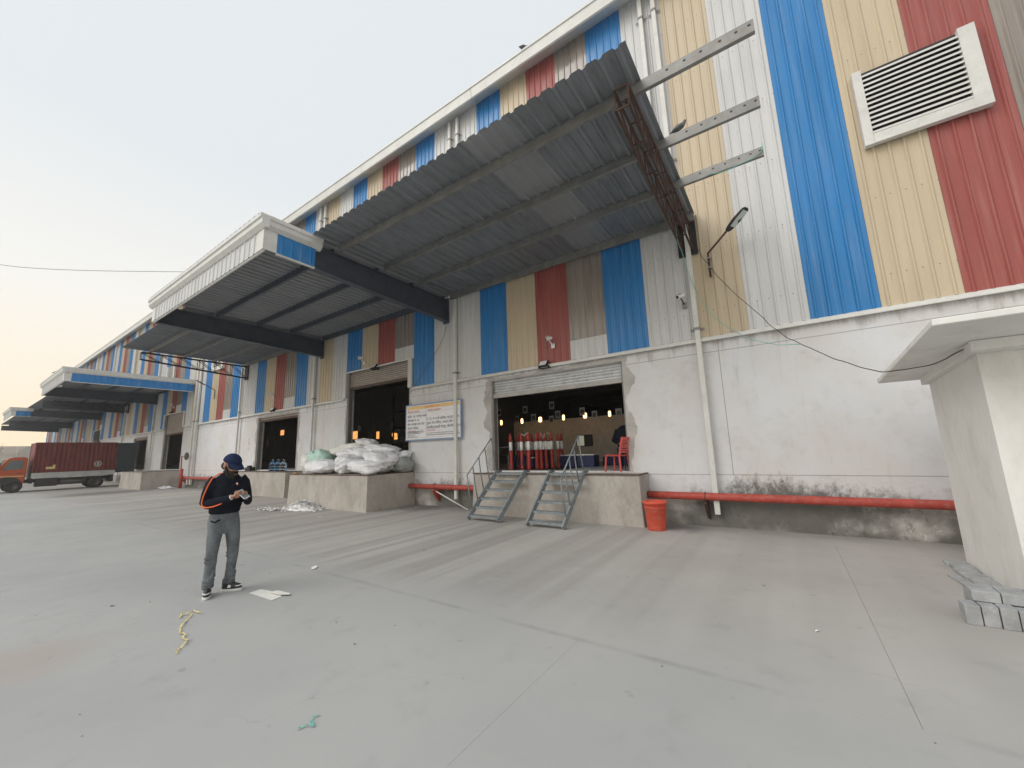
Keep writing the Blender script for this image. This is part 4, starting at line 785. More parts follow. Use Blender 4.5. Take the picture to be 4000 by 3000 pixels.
# ================================================================== PEOPLE
def person_root(label, loc, rz, cat='person'):
    return thing('person', label, cat, loc, rz)
MAN = person_root('bearded man in navy cap and black jacket with orange piping, reading a phone', (-6.04, 2.22, 0), R(69.3))
MSX = .84; MAN.scale = (MSX, 1, 1)
HROT = Matrix.Diagonal((1.08/MSX, 1.08, 1.08)) @ Euler((R(22), R(0), R(38)), 'XYZ').to_matrix()   # head: face is local -y
HC = Vector((.030, -.05, 1.565))
def hp(x, y, z): return HC+HROT @ Vector((x, y, z))
def ellrings(spec, seg=20):
    """spec: list of (cx,cy,z,rx,ry)"""
    return [[(cx+rx*math.cos(2*math.pi*j/seg), cy+ry*math.sin(2*math.pi*j/seg), z) for j in range(seg)] for cx, cy, z, rx, ry in spec]
def hand(b, wrist, palm, fdir, up, side, curl=1.):
    """palm block and five finger chains; fdir: finger direction, up: back of hand normal, side: towards the thumb"""
    w = Vector(wrist); p = Vector(palm); fd = Vector(fdir).normalized(); u = Vector(up).normalized(); s = Vector(side).normalized()
    b.tube([w, w.lerp(p, .5), p+fd*.01], [(.028, .026), (.038, .022), (.042, .018)], 12)
    for i, (off, L) in enumerate(((.030, .068), (.010, .076), (-.010, .070), (-.029, .056))):
        a = p+s*off; q1 = a+fd*L*.45-u*.004*curl; q2 = q1+(fd*.7-u*.75*curl).normalized()*L*.34; q3 = q2+(fd*.05-u*curl).normalized()*L*.28
        b.tube([a-fd*.01, q1, q2, q3], [.0095, .0088, .008, .006], 8)
    a = w.lerp(p, .55)+s*.03; q1 = a+(s*.8+fd*.5).normalized()*.035; q2 = q1+(fd*.9-u*.2-s*.2).normalized()*.035; b.tube([a, q1, q2], [.012, .0105, .007], 8)
PH = Vector((.20, -.26, 1.205))
b = MB()
b.loft(ellrings([(-.015, .02, .78, .11, .085), (-.015, .02, .83, .15, .11), (-.01, .02, .95, .155, .11), (0, .02, 1.10, .15, .10), (.0, .02, 1.30, .17, .105), (.0, .02, 1.40, .155, .09), (.01, .015, 1.46, .06, .06)]))
b.tube([(.01, .015, 1.42), hp(0, .02, -.06)], [.062, .056], 14)
b.ell(hp(0, .012, .02), (.074, .094, .112), 20, 14, HROT)
b.ell(hp(0, -.03, -.055), (.055, .06, .06), 16, 10, HROT)                       # jaw
b.tube([hp(0, -.085, .02), hp(0, -.112, -.022), hp(0, -.09, -.03)], [.009, .016, .012], 8)   # nose
for s in (-1, 1):
    b.ell(hp(s*.076, .012, -.005), (.012, .022, .034), 10, 8, HROT)
    b.ell(hp(s*.03, -.078, .022), (.02, .012, .008), 10, 6, HROT)
for pts, rad in (([(-.17, .02, 1.39), (-.245, .01, 1.25), (-.265, .0, 1.11), (-.10, -.14, 1.135), (.055, -.225, 1.175)], [.05, .045, .04, .036, .027]),
                 ([(.17, .03, 1.39), (.245, .03, 1.25), (.268, .01, 1.12), (.262, -.10, 1.13), (.245, -.19, 1.155)], [.05, .045, .04, .036, .027])): b.tube(pts, rad, 12)
hand(b, (.055, -.225, 1.175), (.115, -.262, 1.195), (.85, -.35, .35), (-.2, -.85, .4), (.1, -.1, 1), 1.1)
hand(b, (.245, -.19, 1.155), (.225, -.25, 1.175), (-.25, -.75, .55), (.6, -.3, -.55), (.3, -.2, .9), 1.2)
for pts in ([(-.09, .02, .84), (-.105, -.01, .48), (-.125, -.02, .10), (-.125, -.13, .05)], [(.09, .02, .84), (.125, .02, .48), (.11, .05, .10), (.2, .03, .05)]): b.tube(pts, [.075, .045, .032, .03], 12)
fuse(b, 'body', .0058, 2, 'skin', MAN)
# jacket
b = MB()
b.loft(ellrings([(-.015, .02, .965, .178, .135), (-.015, .02, .985, .198, .152), (-.01, .02, 1.06, .205, .160), (.0, .02, 1.18, .200, .150), (.0, .02, 1.30, .205, .145), (.0, .02, 1.385, .195, .125), (.0, .02, 1.44, .135, .095), (.01, .015, 1.475, .082, .078)], 28))
b.tube([(-.155, .02, 1.395), (-.21, .015, 1.33), (-.252, .01, 1.22), (-.272, .0, 1.11), (-.235, -.045, 1.095), (-.12, -.135, 1.12), (-.0, -.195, 1.15), (.048, -.222, 1.172)], [.078, .078, .068, .062, .062, .056, .047, .040], 16)
b.tube([(.155, .03, 1.395), (.215, .03, 1.33), (.25, .03, 1.23), (.272, .015, 1.12), (.272, -.04, 1.105), (.263, -.11, 1.125), (.248, -.175, 1.15)], [.078, .076, .066, .060, .060, .052, .043], 16)
for i in range(22):      # folds round the waist and up the front
    a = random.uniform(-3.0, -.1); z = random.uniform(1.0, 1.28)
    b.tube([(.195*math.cos(a+t*.16), .02+.148*math.sin(a+t*.16), z+t*.03) for t in range(4)], [.006, .014, .013, .005], 6)
fuse(b, 'jacket', .009, 4, 'jacket', MAN)
b = MB().loft([[(.012+r*math.cos(2*math.pi*j/24), .012+r*.92*math.sin(2*math.pi*j/24)-dz*.2, 1.452+dz) for j in range(24)] for r, dz in ((.092, 0), (.086, .05), (.078, .052), (.080, .0))], False); b.build('collar', 'jacket', MAN, smooth=True)
b = MB()
pts = [(-.06, -.03, 1.475), (-.13, -.045, 1.462), (-.20, -.058, 1.41), (-.245, -.062, 1.32), (-.285, -.064, 1.20), (-.30, -.062, 1.12), (-.285, -.085, 1.078), (-.24, -.118, 1.062), (-.16, -.172, 1.072), (-.09, -.213, 1.094), (-.055, -.230, 1.107)]
b.tube(pts, .0085, 8); b.build('orange_piping', 'jorange', MAN, smooth=True)
MB().ell((.115, -.135, 1.335), (.012, .006, .012), 10, 6).build('chest_badge', 'shoew', MAN); MB().ell((.122, -.135, 1.320), (.012, .006, .006), 10, 6).build('chest_badge', 'jorange', MAN)
MB().tube([(.052, -.223, 1.173), (.062, -.23, 1.178)], .034, 14).build('wrist_band', 'shoew', MAN)
# jeans
b = MB()
b.loft(ellrings([(-.012, .02, 1.0, .172, .128), (-.012, .02, .95, .185, .138), (-.012, .02, .86, .205, .148), (-.012, .02, .77, .195, .14), (-.012, .02, .72, .13, .10)], 24))
b.tube([(-.10, .02, .82), (-.115, .01, .66), (-.125, -.02, .47), (-.128, -.015, .40), (-.14, -.01, .26), (-.14, -.01, .14), (-.135, -.012, .085)], [.106, .092, .074, .069, .064, .070, .068], 18)
b.tube([(.095, .02, .82), (.12, .02, .66), (.135, .02, .47), (.132, .03, .40), (.12, .045, .26), (.115, .05, .15), (.112, .05, .095)], [.104, .092, .074, .069, .064, .068, .066], 18)
for (cx, cy, zs, r) in ((-.14, -.01, (.105, .14, .18, .40, .44), .076), (.115, .045, (.12, .16, .43, .47), .072)):
    for z in zs: b.loft(ellrings([(cx+random.uniform(-.008, .008)+(.01 if z > .3 else 0), cy+random.uniform(-.008, .008), z-.012, r*.9, r*.9), (cx, cy, z, r*1.07, r*1.07), (cx, cy, z+.012, r*.9, r*.9)], 16))
for cx, cy, n_, z0_, z1_ in ((-.128, -.012, 9, .12, .62), (.125, .03, 9, .12, .62)):
    for q in range(n_):      # slanting creases
        z = random.uniform(z0_, z1_); a0 = random.uniform(-2.6, -.5); rr = .066+.02*max(0, z-.3)
        b.tube([(cx+rr*math.cos(a0+t*.35), cy+rr*math.sin(a0+t*.35), z+t*.022*random.choice((-1, 1))) for t in range(4)], [.006, .012, .011, .005], 6)
fuse(b, 'jeans', .009, 3, 'jeans', MAN)
MB().tube([(-.17, -.10, .895), (-.12, -.125, .878), (-.06, -.132, .905)], .010, 8).build('pocket_edge', 'jacket', MAN, smooth=True)
# shoes
def shoe(c, dirx, diry):
    L = Vector((dirx, diry, 0)).normalized(); S = Vector((-L.y, L.x, 0)); c = Vector(c)
    def rg(t, w, z): return [c+L*t+S*(w*math.cos(a))+Vector((0, 0, 0)) for a in ()]
    def outline(k, z, sh=0.): 
        o = []
        for j in range(28):
            a = 2*math.pi*j/28; l = math.cos(a); s = math.sin(a)
            ww = .050*(1+.10*l)*(1 if l > -.2 else .93); o.append(c+L*(l*.142*k+sh)+S*(s*ww*k)+Vector((0, 0, z)))
        return o
    MB().loft([outline(.97, .002), outline(1.0, .008), outline(1.0, .028), outline(.97, .032)]).build('sole', 'shoew', MAN, smooth=False)
    b = MB().loft([outline(.96, .032), outline(.94, .055), outline(.86, .078, -.012), outline(.62, .098, -.045), outline(.46, .125, -.068), outline(.44, .15, -.072)]); up = b.build('upper', 'shoeb', MAN, smooth=True)
    for sgn in (-1, 1):
        q = [c+L*a+S*(sgn*bb)+Vector((0, 0, z)) for a, bb, z in ((.0, .0515, .05), (-.045, .0505, .05), (-.03, .045, .085), (.005, .046, .075))]; MB().quad(*q).build('side_patch', 'shoew', up)
    ring = []
    for t in range(13):
        a = R(-62+124*t/12); ring.append(c+L*(math.cos(a)*.128)+S*(math.sin(a)*.047)+Vector((0, 0, .063)))
    MB().tube(ring, [(.011, .006)]*13, 6).build('toe_stripe', 'shoew', up, smooth=True)
shoe((-.135, -.06, 0), -.10, -1); shoe((.155, .03, 0), .93, -.36)
# cap, beard, brows
b = MB(); rr = []
for i in range(11):
    th = R(92-9.0*i); rr.append([hp(.091*math.cos(2*math.pi*j/28)*math.sin(th), .012+.108*math.sin(2*math.pi*j/28)*math.sin(th), .045+.098*math.cos(th)*(1.0)) for j in range(28)])
b.loft(rr).build('cap_crown', 'cap', MAN, smooth=True)
b = MB(); row0 = []; row1 = []; row2 = []
for i in range(15):
    a = R(200+140*i/14); ca, sa = math.cos(a), math.sin(a)
    row0.append(hp(.090*ca, .012+.107*sa, .048)); row1.append(hp(.094*ca, .005+.150*sa, .040-.016*abs(ca))); row2.append(hp(.088*ca, -.002+.190*sa, .026-.03*abs(ca)))
n = 15
for dz in (0, -.004): b.v += [tuple(p+Vector((0, 0, dz))) for r_ in (row0, row1, row2) for p in r_]
for o_ in (0, 45):
    for r_ in range(2):
        for i in range(n-1): b.f.append((o_+r_*n+i, o_+r_*n+i+1, o_+(r_+1)*n+i+1, o_+(r_+1)*n+i))
for i in range(n-1): b.f.append((30+i, 31+i, 76+i, 75+i))
b.build('cap_brim', 'cap', MAN, smooth=True)
b = MB(); b.ell(hp(0, -.045, -.085), (.066, .062, .062), 18, 12, HROT); b.ell(hp(0, -.06, -.13), (.045, .045, .05), 14, 10, HROT)
for s in (-1, 1): b.tube([hp(s*.07, .0, .0), hp(s*.066, -.02, -.05), hp(s*.05, -.05, -.085)], [.016, .024, .03], 10)
b.tube([hp(-.035, -.098, -.052), hp(0, -.106, -.045), hp(.035, -.098, -.052)], [.008, .010, .008], 8)
fuse(b, 'beard', .008, 2, 'hair', MAN)
MB().tube([hp(-.02, -.1075, -.072), hp(.02, -.1075, -.072)], .006, 6).build('lips', mat('lips', (.30, .13, .11), .5), MAN)
b = MB(); b.ell(hp(0, .055, -.02), (.078, .06, .06), 16, 10, HROT); b.build('hair', 'hair', MAN, smooth=True)
# phone held in both hands
ph = thing('smartphone', 'pale smartphone held in both hands by the bearded man', 'phone', Matrix.LocRotScale(MAN.location, MAN.rotation_euler, MAN.scale) @ PH)
ph.rotation_euler = (R(38), R(-22), R(69.3+28))
MB().box(-.038, .038, -.078, .078, -.005, .005).build('case', 'phone', ph, bevel=.004); MB().box(-.033, .033, -.070, .070, .0055, .0065).build('screen', 'winblk', ph)
# person sitting just inside the door, mostly hidden by the jamb
P2 = person_root('person in dark navy clothes behind the red chair, mostly hidden by the door jamb', (-3.33, 9.95, SILL), R(10))
b = MB(); b.loft(ellrings([(0, .02, .42, .17, .14), (0, .02, .55, .19, .14), (0, .0, .75, .19, .13), (0, -.01, .93, .20, .12), (.0, -.02, 1.03, .15, .10), (.0, -.03, 1.08, .06, .06)]))
b.tube([(.03, -.03, 1.05), (.12, -.05, 1.18)], .055, 12); b.ell((.14, -.06, 1.26), (.078, .098, .118))
for s in (-1, 1):
    b.tube([(s*.09, 0, .5), (s*.1, -.42, .5), (s*.1, -.44, .06), (s*.1, -.58, .04)], [.085, .066, .05, .035], 12)
b2 = MB(); b2.v = list(b.v); b2.f = list(b.f)
hand(b, (-.1, -.3, .62), (-.06, -.37, .60), (.2, -1, -.2), (0, 0, 1), (1, 0, 0)); hand(b, (.1, -.3, .62), (.06, -.37, .60), (-.2, -1, -.2), (0, 0, 1), (-1, 0, 0))
for s in (-1, 1): b.tube([(s*.17, -.01, .98), (s*.27, .02, .72), (s*.1, -.3, .62)], [.05, .045, .03], 10)
fuse(b, 'body', .011, 2, 'skin', P2)
b = MB(); b.loft(ellrings([(0, .02, .40, .20, .17), (0, .02, .55, .225, .17), (0, .0, .75, .225, .16), (0, -.01, .95, .225, .145), (.0, -.02, 1.05, .17, .12), (.0, -.03, 1.10, .08, .08)]))
for s in (-1, 1): b.tube([(s*.17, -.01, .99), (s*.30, .03, .72), (s*.13, -.26, .625)], [.085, .078, .05], 14)
fuse(b, 'jacket', .016, 4, 'jacket', P2)
b = MB(); b.loft(ellrings([(0, .02, .62, .19, .16), (0, .02, .42, .20, .17), (0, .0, .40, .15, .12)]))
for s in (-1, 1): b.tube([(s*.09, 0, .5), (s*.1, -.42, .5), (s*.1, -.45, .4), (s*.1, -.44, .08)], [.11, .085, .075, .065], 14)
fuse(b, 'trousers', .016, 3, 'cap', P2)
MB().ell((.14, -.04, 1.29), (.088, .106, .12)).build('hair', 'hair', P2, smooth=True)
st = thing('stool', 'dark stool under the person behind the red chair', 'stool', (-3.33, 9.97, SILL)); MB().lathe([(.01, .37), (.18, .37), (.185, .385), (.01, .40)], seg=20).build('seat', 'black', st)
for i in range(4): a = R(45+90*i); MB().tube([(.13*math.cos(a), .13*math.sin(a), .37), (.18*math.cos(a), .18*math.sin(a), 0)], .014, 8).build('leg', 'black', st)
# ================================================================== TRUCK backed up to the far dock
TK = thing('truck', 'orange cab truck with corrugated dark red container backed up to the far door', 'truck', (-41.0, 5.2, 0))
def tk(mb, nm, m, par=TK, **k): return mb.build(nm, m, par, **k)
# local: x from -1.12..1.12 (right side +x faces the camera), y: front = negative
W2 = 1.10
tk(MB().box(-W2+.03, W2-.03, -1.50, 2.30, 1.16, 3.06), 'container_core', 'contr')
def corr(y0, y1, n):
    p = []; L = (y1-y0)/n
    for i in range(n): a = y0+L*i; p += [(a, 0), (a+L*.28, 0), (a+L*.42, .035), (a+L*.82, .035), (a+L*.98, 0)]
    p.append((y1, 0)); return p
for s in (-1, 1):
    p = corr(-1.44, 2.26, 17); b = MB(); n = len(p); b.v = [(s*(W2-.028+d), yy, z) for z in (1.18, 3.02) for yy, d in p]; b.f = [(i, i+1, i+1+n, i+n) for i in range(n-1)]; tk(b, 'corrugated_side', 'contr')
    tk(MB().box(*sorted((s*(W2-.03), s*(W2+.045))), -1.52, 2.32, 3.025, 3.10), 'top_rail', 'contr'); tk(MB().box(*sorted((s*(W2-.03), s*(W2+.05))), -1.52, 2.32, .83, 1.15), 'bottom_rail', 'rail')
    for yy in (-1.52, 2.25): tk(MB().box(*sorted((s*(W2-.03), s*(W2+.045))), yy, yy+.075, 1.152, 3.022), 'corner_post', 'contr')
b = MB(); N = 24; b.v = [(xx, -1.5+3.8*i/N, 3.08+.02*math.sin(i*2.2)+.012*(xx > 0)) for xx in (-W2+.02, W2-.02) for i in range(N+1)]; b.f = [(i, i+1, i+N+2, i+N+1) for i in range(N)]; tk(b, 'roof', 'contr')
tk(MB().tube([(W2+.03, 1.42+.17*math.cos(a*math.pi/12), 1.62+.17*math.sin(a*math.pi/12)) for a in range(25)], .028, 6), 'round_emblem', 'rail', smooth=True); tk(MB().box(W2+.018, W2+.024, 1.36, 1.48, 1.52, 1.72), 'round_emblem', 'rail')
tk(MB().box(W2+.018, W2+.026, -.95, -.55, 1.38, 1.52).box(W2+.018, W2+.026, -.66, -.55, 1.521, 1.64), 'faded_yellow_mark', 'ytape')
for s in (-1, 1):
    d = tk(MB().box(*sorted((s*(W2-.02), s*(W2+.03))), 2.34, 3.34, .95, 3.06), 'rear_door', 'doord'); 
    for z in (1.3, 1.8, 2.3, 2.75): MB().box(*sorted((s*(W2+.031), s*(W2+.05))), 2.38, 3.3, z, z+.05).build('door_rib', 'doord', d)
tk(MB().box(-.45, .45, -2.6, 2.3, .55, .75), 'chassis', 'cabdark'); tk(MB().box(.55, 1.05, -1.3, -.35, .28, .80), 'side_box', 'cabdark'); tk(MB().tube([(.75, -.3, .52), (.75, 1.0, .52)], .2, 14), 'fuel_tank', 'rim', smooth=True); tk(MB().box(-W2, W2, -1.5, -1.42, .5, 1.15), 'cross_member', 'cabdark'); tk(MB().box(-1., 1., 2.15, 2.3, .35, .82), 'rear_bumper', 'cabdark')
# cab
prof = [(-3.05, .52), (-1.78, .52), (-1.72, 1.0), (-1.74, 2.10), (-1.85, 2.18), (-2.35, 2.17), (-2.55, 2.08), (-2.92, 1.40), (-3.06, 1.30), (-3.10, .9)]
tk(MB().prism(prof, 'x', -1.0, 1.0), 'cab', 'cab', bevel=.04)
for s in (-1, 1):
    dr = tk(MB().prism([(-2.70, 1.38), (-2.44, 1.98), (-1.92, 1.98), (-1.90, 1.44)], 'x', s*1.003, s*1.012), 'side_window', 'winblk')
    tk(MB().box(*sorted((s*1.001, s*1.02)), -2.98, -1.8, .98, 1.03), 'yellow_stripe', 'signy'); tk(MB().box(*sorted((s*1.001, s*1.03)), -2.1, -1.9, 1.16, 1.2), 'door_handle', 'cabdark')
    tk(MB().prism([(-2.98, .53), (-2.98, .75), (-2.80, .92), (-2.45, .98), (-2.1, .92), (-1.92, .75), (-1.86, .53)], 'x', s*1.002, s*1.015), 'wheel_arch', 'cabdark')
    tk(MB().box(*sorted((s*1.06, s*1.22)), -2.86, -2.80, 1.45, 1.85), 'wing_mirror', 'cabdark')
tk(MB().quad((-.9, -2.58, 2.05), (.9, -2.58, 2.05), (.92, -2.945, 1.42), (-.92, -2.945, 1.42)), 'windscreen', 'winblk'); tk(MB().prism([(-2.46, 2.16), (-1.9, 2.185), (-1.9, 2.24), (-2.3, 2.22)], 'x', -.9, .9), 'roof_visor', 'rail'); tk(MB().box(-1.02, 1.02, -3.2, -3.06, .42, .72), 'front_bumper', 'cabdark')
for s in (-1, 1): tk(MB().box(*sorted((s*.6, s*.92)), -3.115, -3.09, .95, 1.15), 'headlight', 'lampgl')
WP = [(.005, -.13), (.15, -.13), (.20, -.11), (.335, -.12), (.37, -.09), (.375, 0), (.37, .09), (.335, .12), (.20, .11), (.15, .05), (.005, .05)]
for s in (-1, 1):
    for yy in (-2.16, 1.44):
        for off in ((0,) if yy < 0 else (0, -.26)):
            wl = MB().lathe(WP, seg=28); wl.v = [(s*(z)+s*(1.0+off), yy+a, .375+bq) for a, bq, z in wl.v]; t_ = tk(wl, 'wheel', 'tyre', smooth=True)
            if off == 0:
                rm = MB().lathe([(.005, .09), (.06, .09), (.08, .06), (.17, .062), (.19, .115), (.195, .112)], seg=24); rm.v = [(s*z+s*1.0, yy+a, .375+bq) for a, bq, z in rm.v]; rm.build('rim', 'rim', t_, smooth=True)
o = thing('blue_drum', 'blue plastic drum in the far tall doorway', 'drum', (-32.9, 9.6, SILL)); MB().lathe([(.01, 0), (.26, 0), (.28, .05), (.28, .55), (.25, .6), (.01, .6)], seg=20).build('drum', 'bottleb' if False else mat('drum_blue', (.06, .16, .38), .45), o, smooth=True)
chair('plastic_chair', 'red plastic chair in the far tall doorway by the drum', -33.9, 9.9, SILL, R(30), 'chairred')
bottle(-38.6, 8.75, 0.0, 'bottlec', 'lone clear water bottle near the truck at the far wall')
# ================================================================== LITTER, BIRDS
b = MB(); rnd = random.Random(5)
for i in range(1500):
    a = rnd.uniform(0, 6.28); r = abs(rnd.gauss(0, .42)); 
    if i > 1250: cx, cy, hh = -13.9+rnd.gauss(0, .35), 6.35+rnd.gauss(0, .12), .012
    else:
        cx, cy = -12.95+r*math.cos(a)*1.05, 6.92+r*math.sin(a)*.5; hh = .24*max(0, 1-(r/.85)**2)*rnd.uniform(.3, 1)+.008
    L = rnd.uniform(.05, .13); an = rnd.uniform(0, 6.28); tl = rnd.uniform(-.4, .4); dx, dy = math.cos(an)*L/2, math.sin(an)*L/2; wx, wy = -math.sin(an)*.02, math.cos(an)*.02
    z = hh+abs(tl)*L/2
    b.quad((cx-dx-wx, cy-dy-wy, z-tl*L/2), (cx+dx-wx, cy+dy-wy, z+tl*L/2), (cx+dx+wx, cy+dy+wy, z+tl*L/2+.006), (cx-dx+wx, cy-dy+wy, z-tl*L/2+.006))
rings = [[(-12.95+.95*k*math.cos(2*math.pi*j/24)*(1+.2*noise.noise(Vector((j, k*3, 0)))), 6.92+.5*k*math.sin(2*math.pi*j/24), z+.001) for j in range(24)] for k, z in ((.85, 0), (.6, .09), (.3, .17), (.05, .20))]; b.loft(rings)
tag(b.build('paper_shreds', 'paper'), 'heap of shredded white paper on the ground before the sack dock', 'paper', kind='stuff')
def ribbon(name, label, cat, pts, wd, m, seed=0, lift=.02):
    pts = [G(*p) for p in pts]; out = []
    for i in range(len(pts)-1):
        for j in range(5): out.append(pts[i].lerp(pts[i+1], j/5))
    out.append(pts[-1]); c = sum(out, Vector())/len(out); b = MB(); n = len(out); V1 = []; V2 = []
    for i, p in enumerate(out):
        d = out[min(i+1, n-1)]-out[max(i-1, 0)]; s = Vector((-d.y, d.x, 0)).normalized()
        tw = noise.noise(Vector((i*.35, seed, 0)))*1.4; up = Vector((0, 0, 1)); w_ = (s*math.cos(tw)+up*math.sin(tw))*wd/2; q = p+up*(lift*(.6+noise.noise(Vector((i*.3, seed+5, 0))))+abs(math.sin(tw))*wd/2+.003)
        V1.append(q-w_-c); V2.append(q+w_-c)
    b.v = [tuple(v) for v in V1+V2]; b.f = [(i, i+1, n+i+1, n+i) for i in range(n-1)]
    o = tag(b.build(name, m), label, cat); o.location = c; sd = o.modifiers.new('s', 'SOLIDIFY'); sd.thickness = .0015; return o
def zz(box, sc): return lambda a, c: (box[0]+a/sc, box[1]+c/sc)
zm = zz((650, 1700), 1.747)
ribbon('yellow_strap', 'long twisted yellow packing strap on the ground left of the newspaper', 'strap', [zm(240, 1222), zm(205, 1214), zm(180, 1205), zm(110, 1222), zm(90, 1255), zm(100, 1232), zm(175, 1228), zm(130, 1275), zm(95, 1320), zm(90, 1355), zm(128, 1372), zm(105, 1395), zm(140, 1405), zm(120, 1440), zm(85, 1465), zm(65, 1500)], .013, 'ytape', 3)
zg = zz((1150, 2730), 11.06)
ribbon('green_tape_scrap', 'scrap of crumpled green tape on the concrete near the bottom edge', 'tape', [zg(100, 1380), zg(300, 1290), zg(560, 1200), zg(830, 1240), zg(800, 1090), zg(690, 1050), zg(760, 900), zg(900, 800), zg(1090, 755)], .010, 'gtape', 8, .012)
b = MB()
for poly, z in (([(565, 1080), (645, 1055), (720, 1068), (790, 1100), (720, 1130)], .004), ([(700, 1085), (755, 1072), (845, 1088), (838, 1100), (770, 1100)], .02)):
    q = [G(*zm(*p)) for p in poly]; c = sum(q, Vector())/len(q); top = [v+Vector((0, 0, z+.01*noise.noise(v*9))) for v in q]; b.quad(*top)
o = tag(b.build('newspaper', 'news'), 'torn folded newspaper lying on the concrete beside the man', 'newspaper'); sd = o.modifiers.new('s', 'SOLIDIFY'); sd.thickness = .003
for (px, py, s, m, lb) in ((1228, 2219, .10, 'paper', 'white paper scrap right of the man'), (1655, 2151, .03, 'rim', 'small black scrap in front of the stairs'), (1386, 2519, .014, 'rim', 'tiny dark chip in the middle of the yard'), (438, 2368, .03, 'rim', 'thin dark twig left of the man'), (1624, 1983, .05, 'paper', 'white scrap between the two docks, left'), (1692, 1986, .045, 'paper', 'white scrap between the two docks, right'), (1251, 2020, .07, 'paper', 'white paper strip right of the shredded heap'), (1560, 1990, .05, 'paper', 'white paper bit by the sack dock side'), (3193, 2468, .022, 'paper', 'thin white curl of plastic at the right of the yard'), (2984, 2290, .02, 'rim', 'small dark leaf near the mouldy wall')):
    g_ = G(px, py); b = MB(); k = 7; ring = [(s*(.6+.5*random.random())*math.cos(6.283*i/k), s*.5*(.6+.5*random.random())*math.sin(6.283*i/k), .004+.012*random.random()) for i in range(k)]; b.quad(*ring)
    o = tag(b.build('litter_scrap', m), lb, 'litter', 'scraps of litter'); o.location = g_; o.rotation_euler = (0, 0, random.uniform(0, 6)); sd = o.modifiers.new('s', 'SOLIDIFY'); sd.thickness = .002
rnd = random.Random(12)
for i in range(12):
    px, py = rnd.uniform(100, 3700), rnd.uniform(2080, 2950); g_ = G(px, py); s = rnd.uniform(.004, .009)
    if g_.y > 8.3 or (g_.x > 1.1 and g_.y > 5): continue
    o = tag(MB().ell((0, 0, s*.4), (s, s*.7, s*.4), 7, 4).build('pebble', 'black' if i % 3 else 'paver'), 'tiny loose pebble lying on the concrete yard', 'pebble', 'loose pebbles on the yard'); o.location = g_; o.rotation_euler = (0, 0, rnd.uniform(0, 6))
# white cloth by the far wall
b = MB(); N = 14
for i in range(N+1):
    for j in range(N+1): x_, y_ = -.75+1.5*i/N, -.35+.7*j/N; b.v.append((x_, y_, max(.01, .11*(1-(x_/.8)**2)*(1-(y_/.4)**2)*(1+1.2*noise.noise(Vector((x_*5, y_*6, 2)))))+.01))
b.f = [(i*(N+1)+j, (i+1)*(N+1)+j, (i+1)*(N+1)+j+1, i*(N+1)+j+1) for i in range(N) for j in range(N)]
o = tag(b.build('plastic_sheet', 'sackw', smooth=True), 'crumpled white plastic sheet on the ground by the far red pipe', 'sheet'); o.location = (-31.6, 8.3, 0)
def pigeon(loc, rz, label, s=1.):
    o = thing('pigeon', label, 'pigeon', loc, rz, 'pigeons perched on the building'); o.scale = (s, s, s)
    b = MB(); b.tube([(-.17, 0, .045), (-.10, 0, .07), (-.02, 0, .10), (.06, 0, .125), (.10, 0, .165), (.115, 0, .20), (.125, 0, .215)], [(.012, .008), (.035, .022), (.058, .055), (.055, .052), (.034, .034), (.028, .030), (.018, .02)], 12); b.tube([(.135, 0, .212), (.16, 0, .205)], [.008, .002], 6)
    for q in (-1, 1): b.tube([(.01, q*.02, .06), (.015, q*.02, .0)], .006, 6)
    fuse(b, 'body', .006, 1, 'bird', o)
    for q in (-1, 1): MB().tube([(.06, q*.052, .12), (-.02, q*.058, .10), (-.12, q*.03, .065)], [(.006, .025), (.008, .036), (.004, .012)], 8).build('wing', 'bird', o, smooth=True)
pigeon((-.83, 6.35, 6.724), R(5), 'grey pigeon perched on the middle purlin end', .85); pigeon((-5.05, 8.6, 13.44), R(60), 'small pigeon perched on the roof gutter against the sky'); pigeon((-34.2, 3.45, 6.78), R(120), 'small pigeon on the corner of the far blue canopy', 1.2)
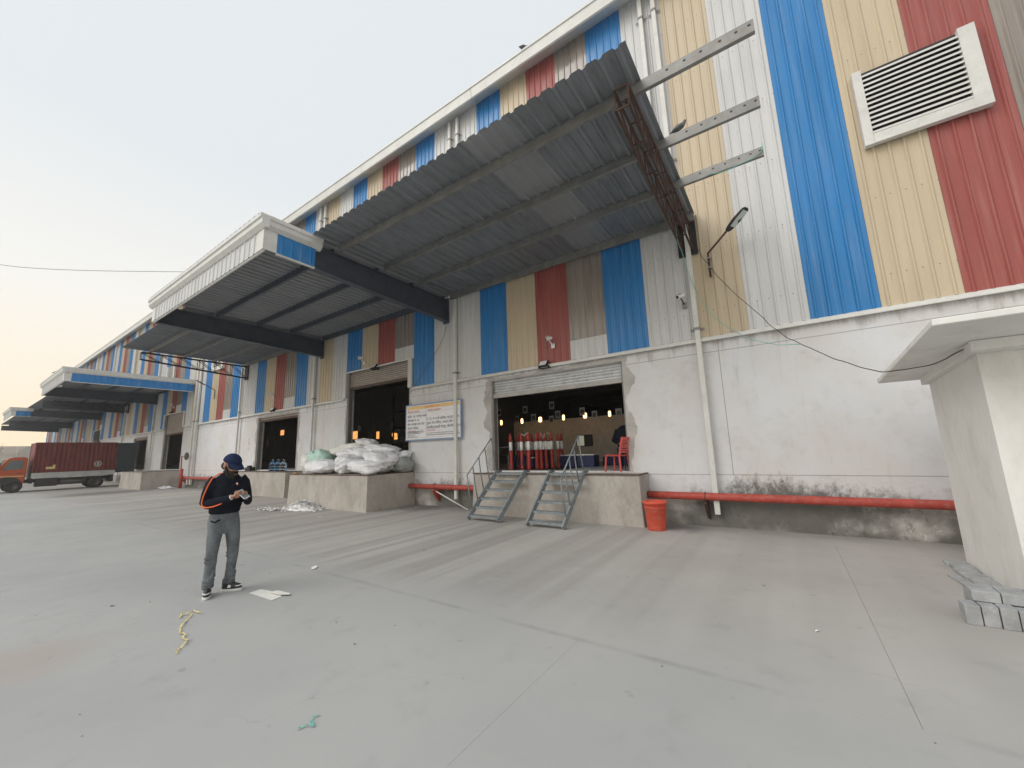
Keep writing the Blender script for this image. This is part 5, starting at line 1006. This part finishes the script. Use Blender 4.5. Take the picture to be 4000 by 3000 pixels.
# ================================================================== FAR END OF THE YARD
HB = thing('hoarding', 'pale sheet hoarding with steel posts and a diagonal brace far away', 'hoarding', (-100, 4, 0))
for i in range(13): y = -16+i*2.6; MB().box(0, .06, y-4+.01, y+2.59-4, 0, 4.7).build('sheet', 'hoard', HB)
for i in range(7): MB().box(.07, .2, -16+i*5.2-4, -16+i*5.2+.12-4, 0, 4.75).build('post', 'rail', HB)
for z in (1.2, 3.4): MB().box(.065, .11, -20, 13.7, z, z+.08).build('rail', 'rail', HB)
MB().bar((.3, 1.6, 1.6), (.3, 4.5, 4.6), .12).bar((.3, 4.5, .0), (.3, 4.5, 4.6), .12).build('brace', 'rail', HB)
def tree(x, y, h, r, label, seed):
    o = thing('tree', label, 'tree', (x, y, 0)); rnd = random.Random(seed); b = MB()
    b.tube([(0, 0, 0), (.05, .02, h*.3), (-.04, .05, h*.55), (0, 0, h*.8)], [.13, .10, .07, .03], 8); tips = []
    for i in range(14):
        z = h*rnd.uniform(.3, .75); a = rnd.uniform(0, 6.28); L = r*rnd.uniform(.5, 1.); e = (L*math.cos(a), L*math.sin(a), z+L*.6); b.tube([(0, 0, z), (e[0]*.5, e[1]*.5, z+L*.2), e], [.05, .03, .012], 6); tips.append(e)
    b.build('trunk', 'bark', o); b = MB()
    for i in range(2600):
        t = rnd.choice(tips); p = Vector(t)+Vector((rnd.gauss(0, 1), rnd.gauss(0, 1), rnd.gauss(0, .8)))*r*.3; s = rnd.uniform(.05, .12); u = Vector((rnd.gauss(0, 1), rnd.gauss(0, 1), rnd.gauss(0, 1))).normalized(); v = u.orthogonal().normalized(); w_ = u.cross(v); b.quad(p-v*s, p+w_*s*.5, p+v*s, p-w_*s*.5)
    b.build('crown', 'leaf', o)
tree(-84, 3.1, 5.2, 1.5, 'dusty green tree at the far left edge behind the truck cab', 4); tree(-88, .2, 6.5, 2.2, 'taller dusty tree further left beside the hoarding', 9)
# ================================================================== AIR
hz = bpy.data.materials.new('haze'); hz.use_nodes = True; ht = hz.node_tree; ht.nodes.clear(); ho = ht.nodes.new('ShaderNodeOutputMaterial'); hv = ht.nodes.new('ShaderNodeVolumePrincipled'); hv.inputs['Color'].default_value = (.93, .92, .90, 1); hv.inputs['Density'].default_value = .0015; hv.inputs['Anisotropy'].default_value = .2; ht.links.new(hv.outputs[0], ho.inputs['Volume'])
hb = MB().box(-130, 25, -40, 60, -1, 24).build('haze', hz); tag(hb, 'thin dusty haze hanging over the whole yard', kind='stuff')
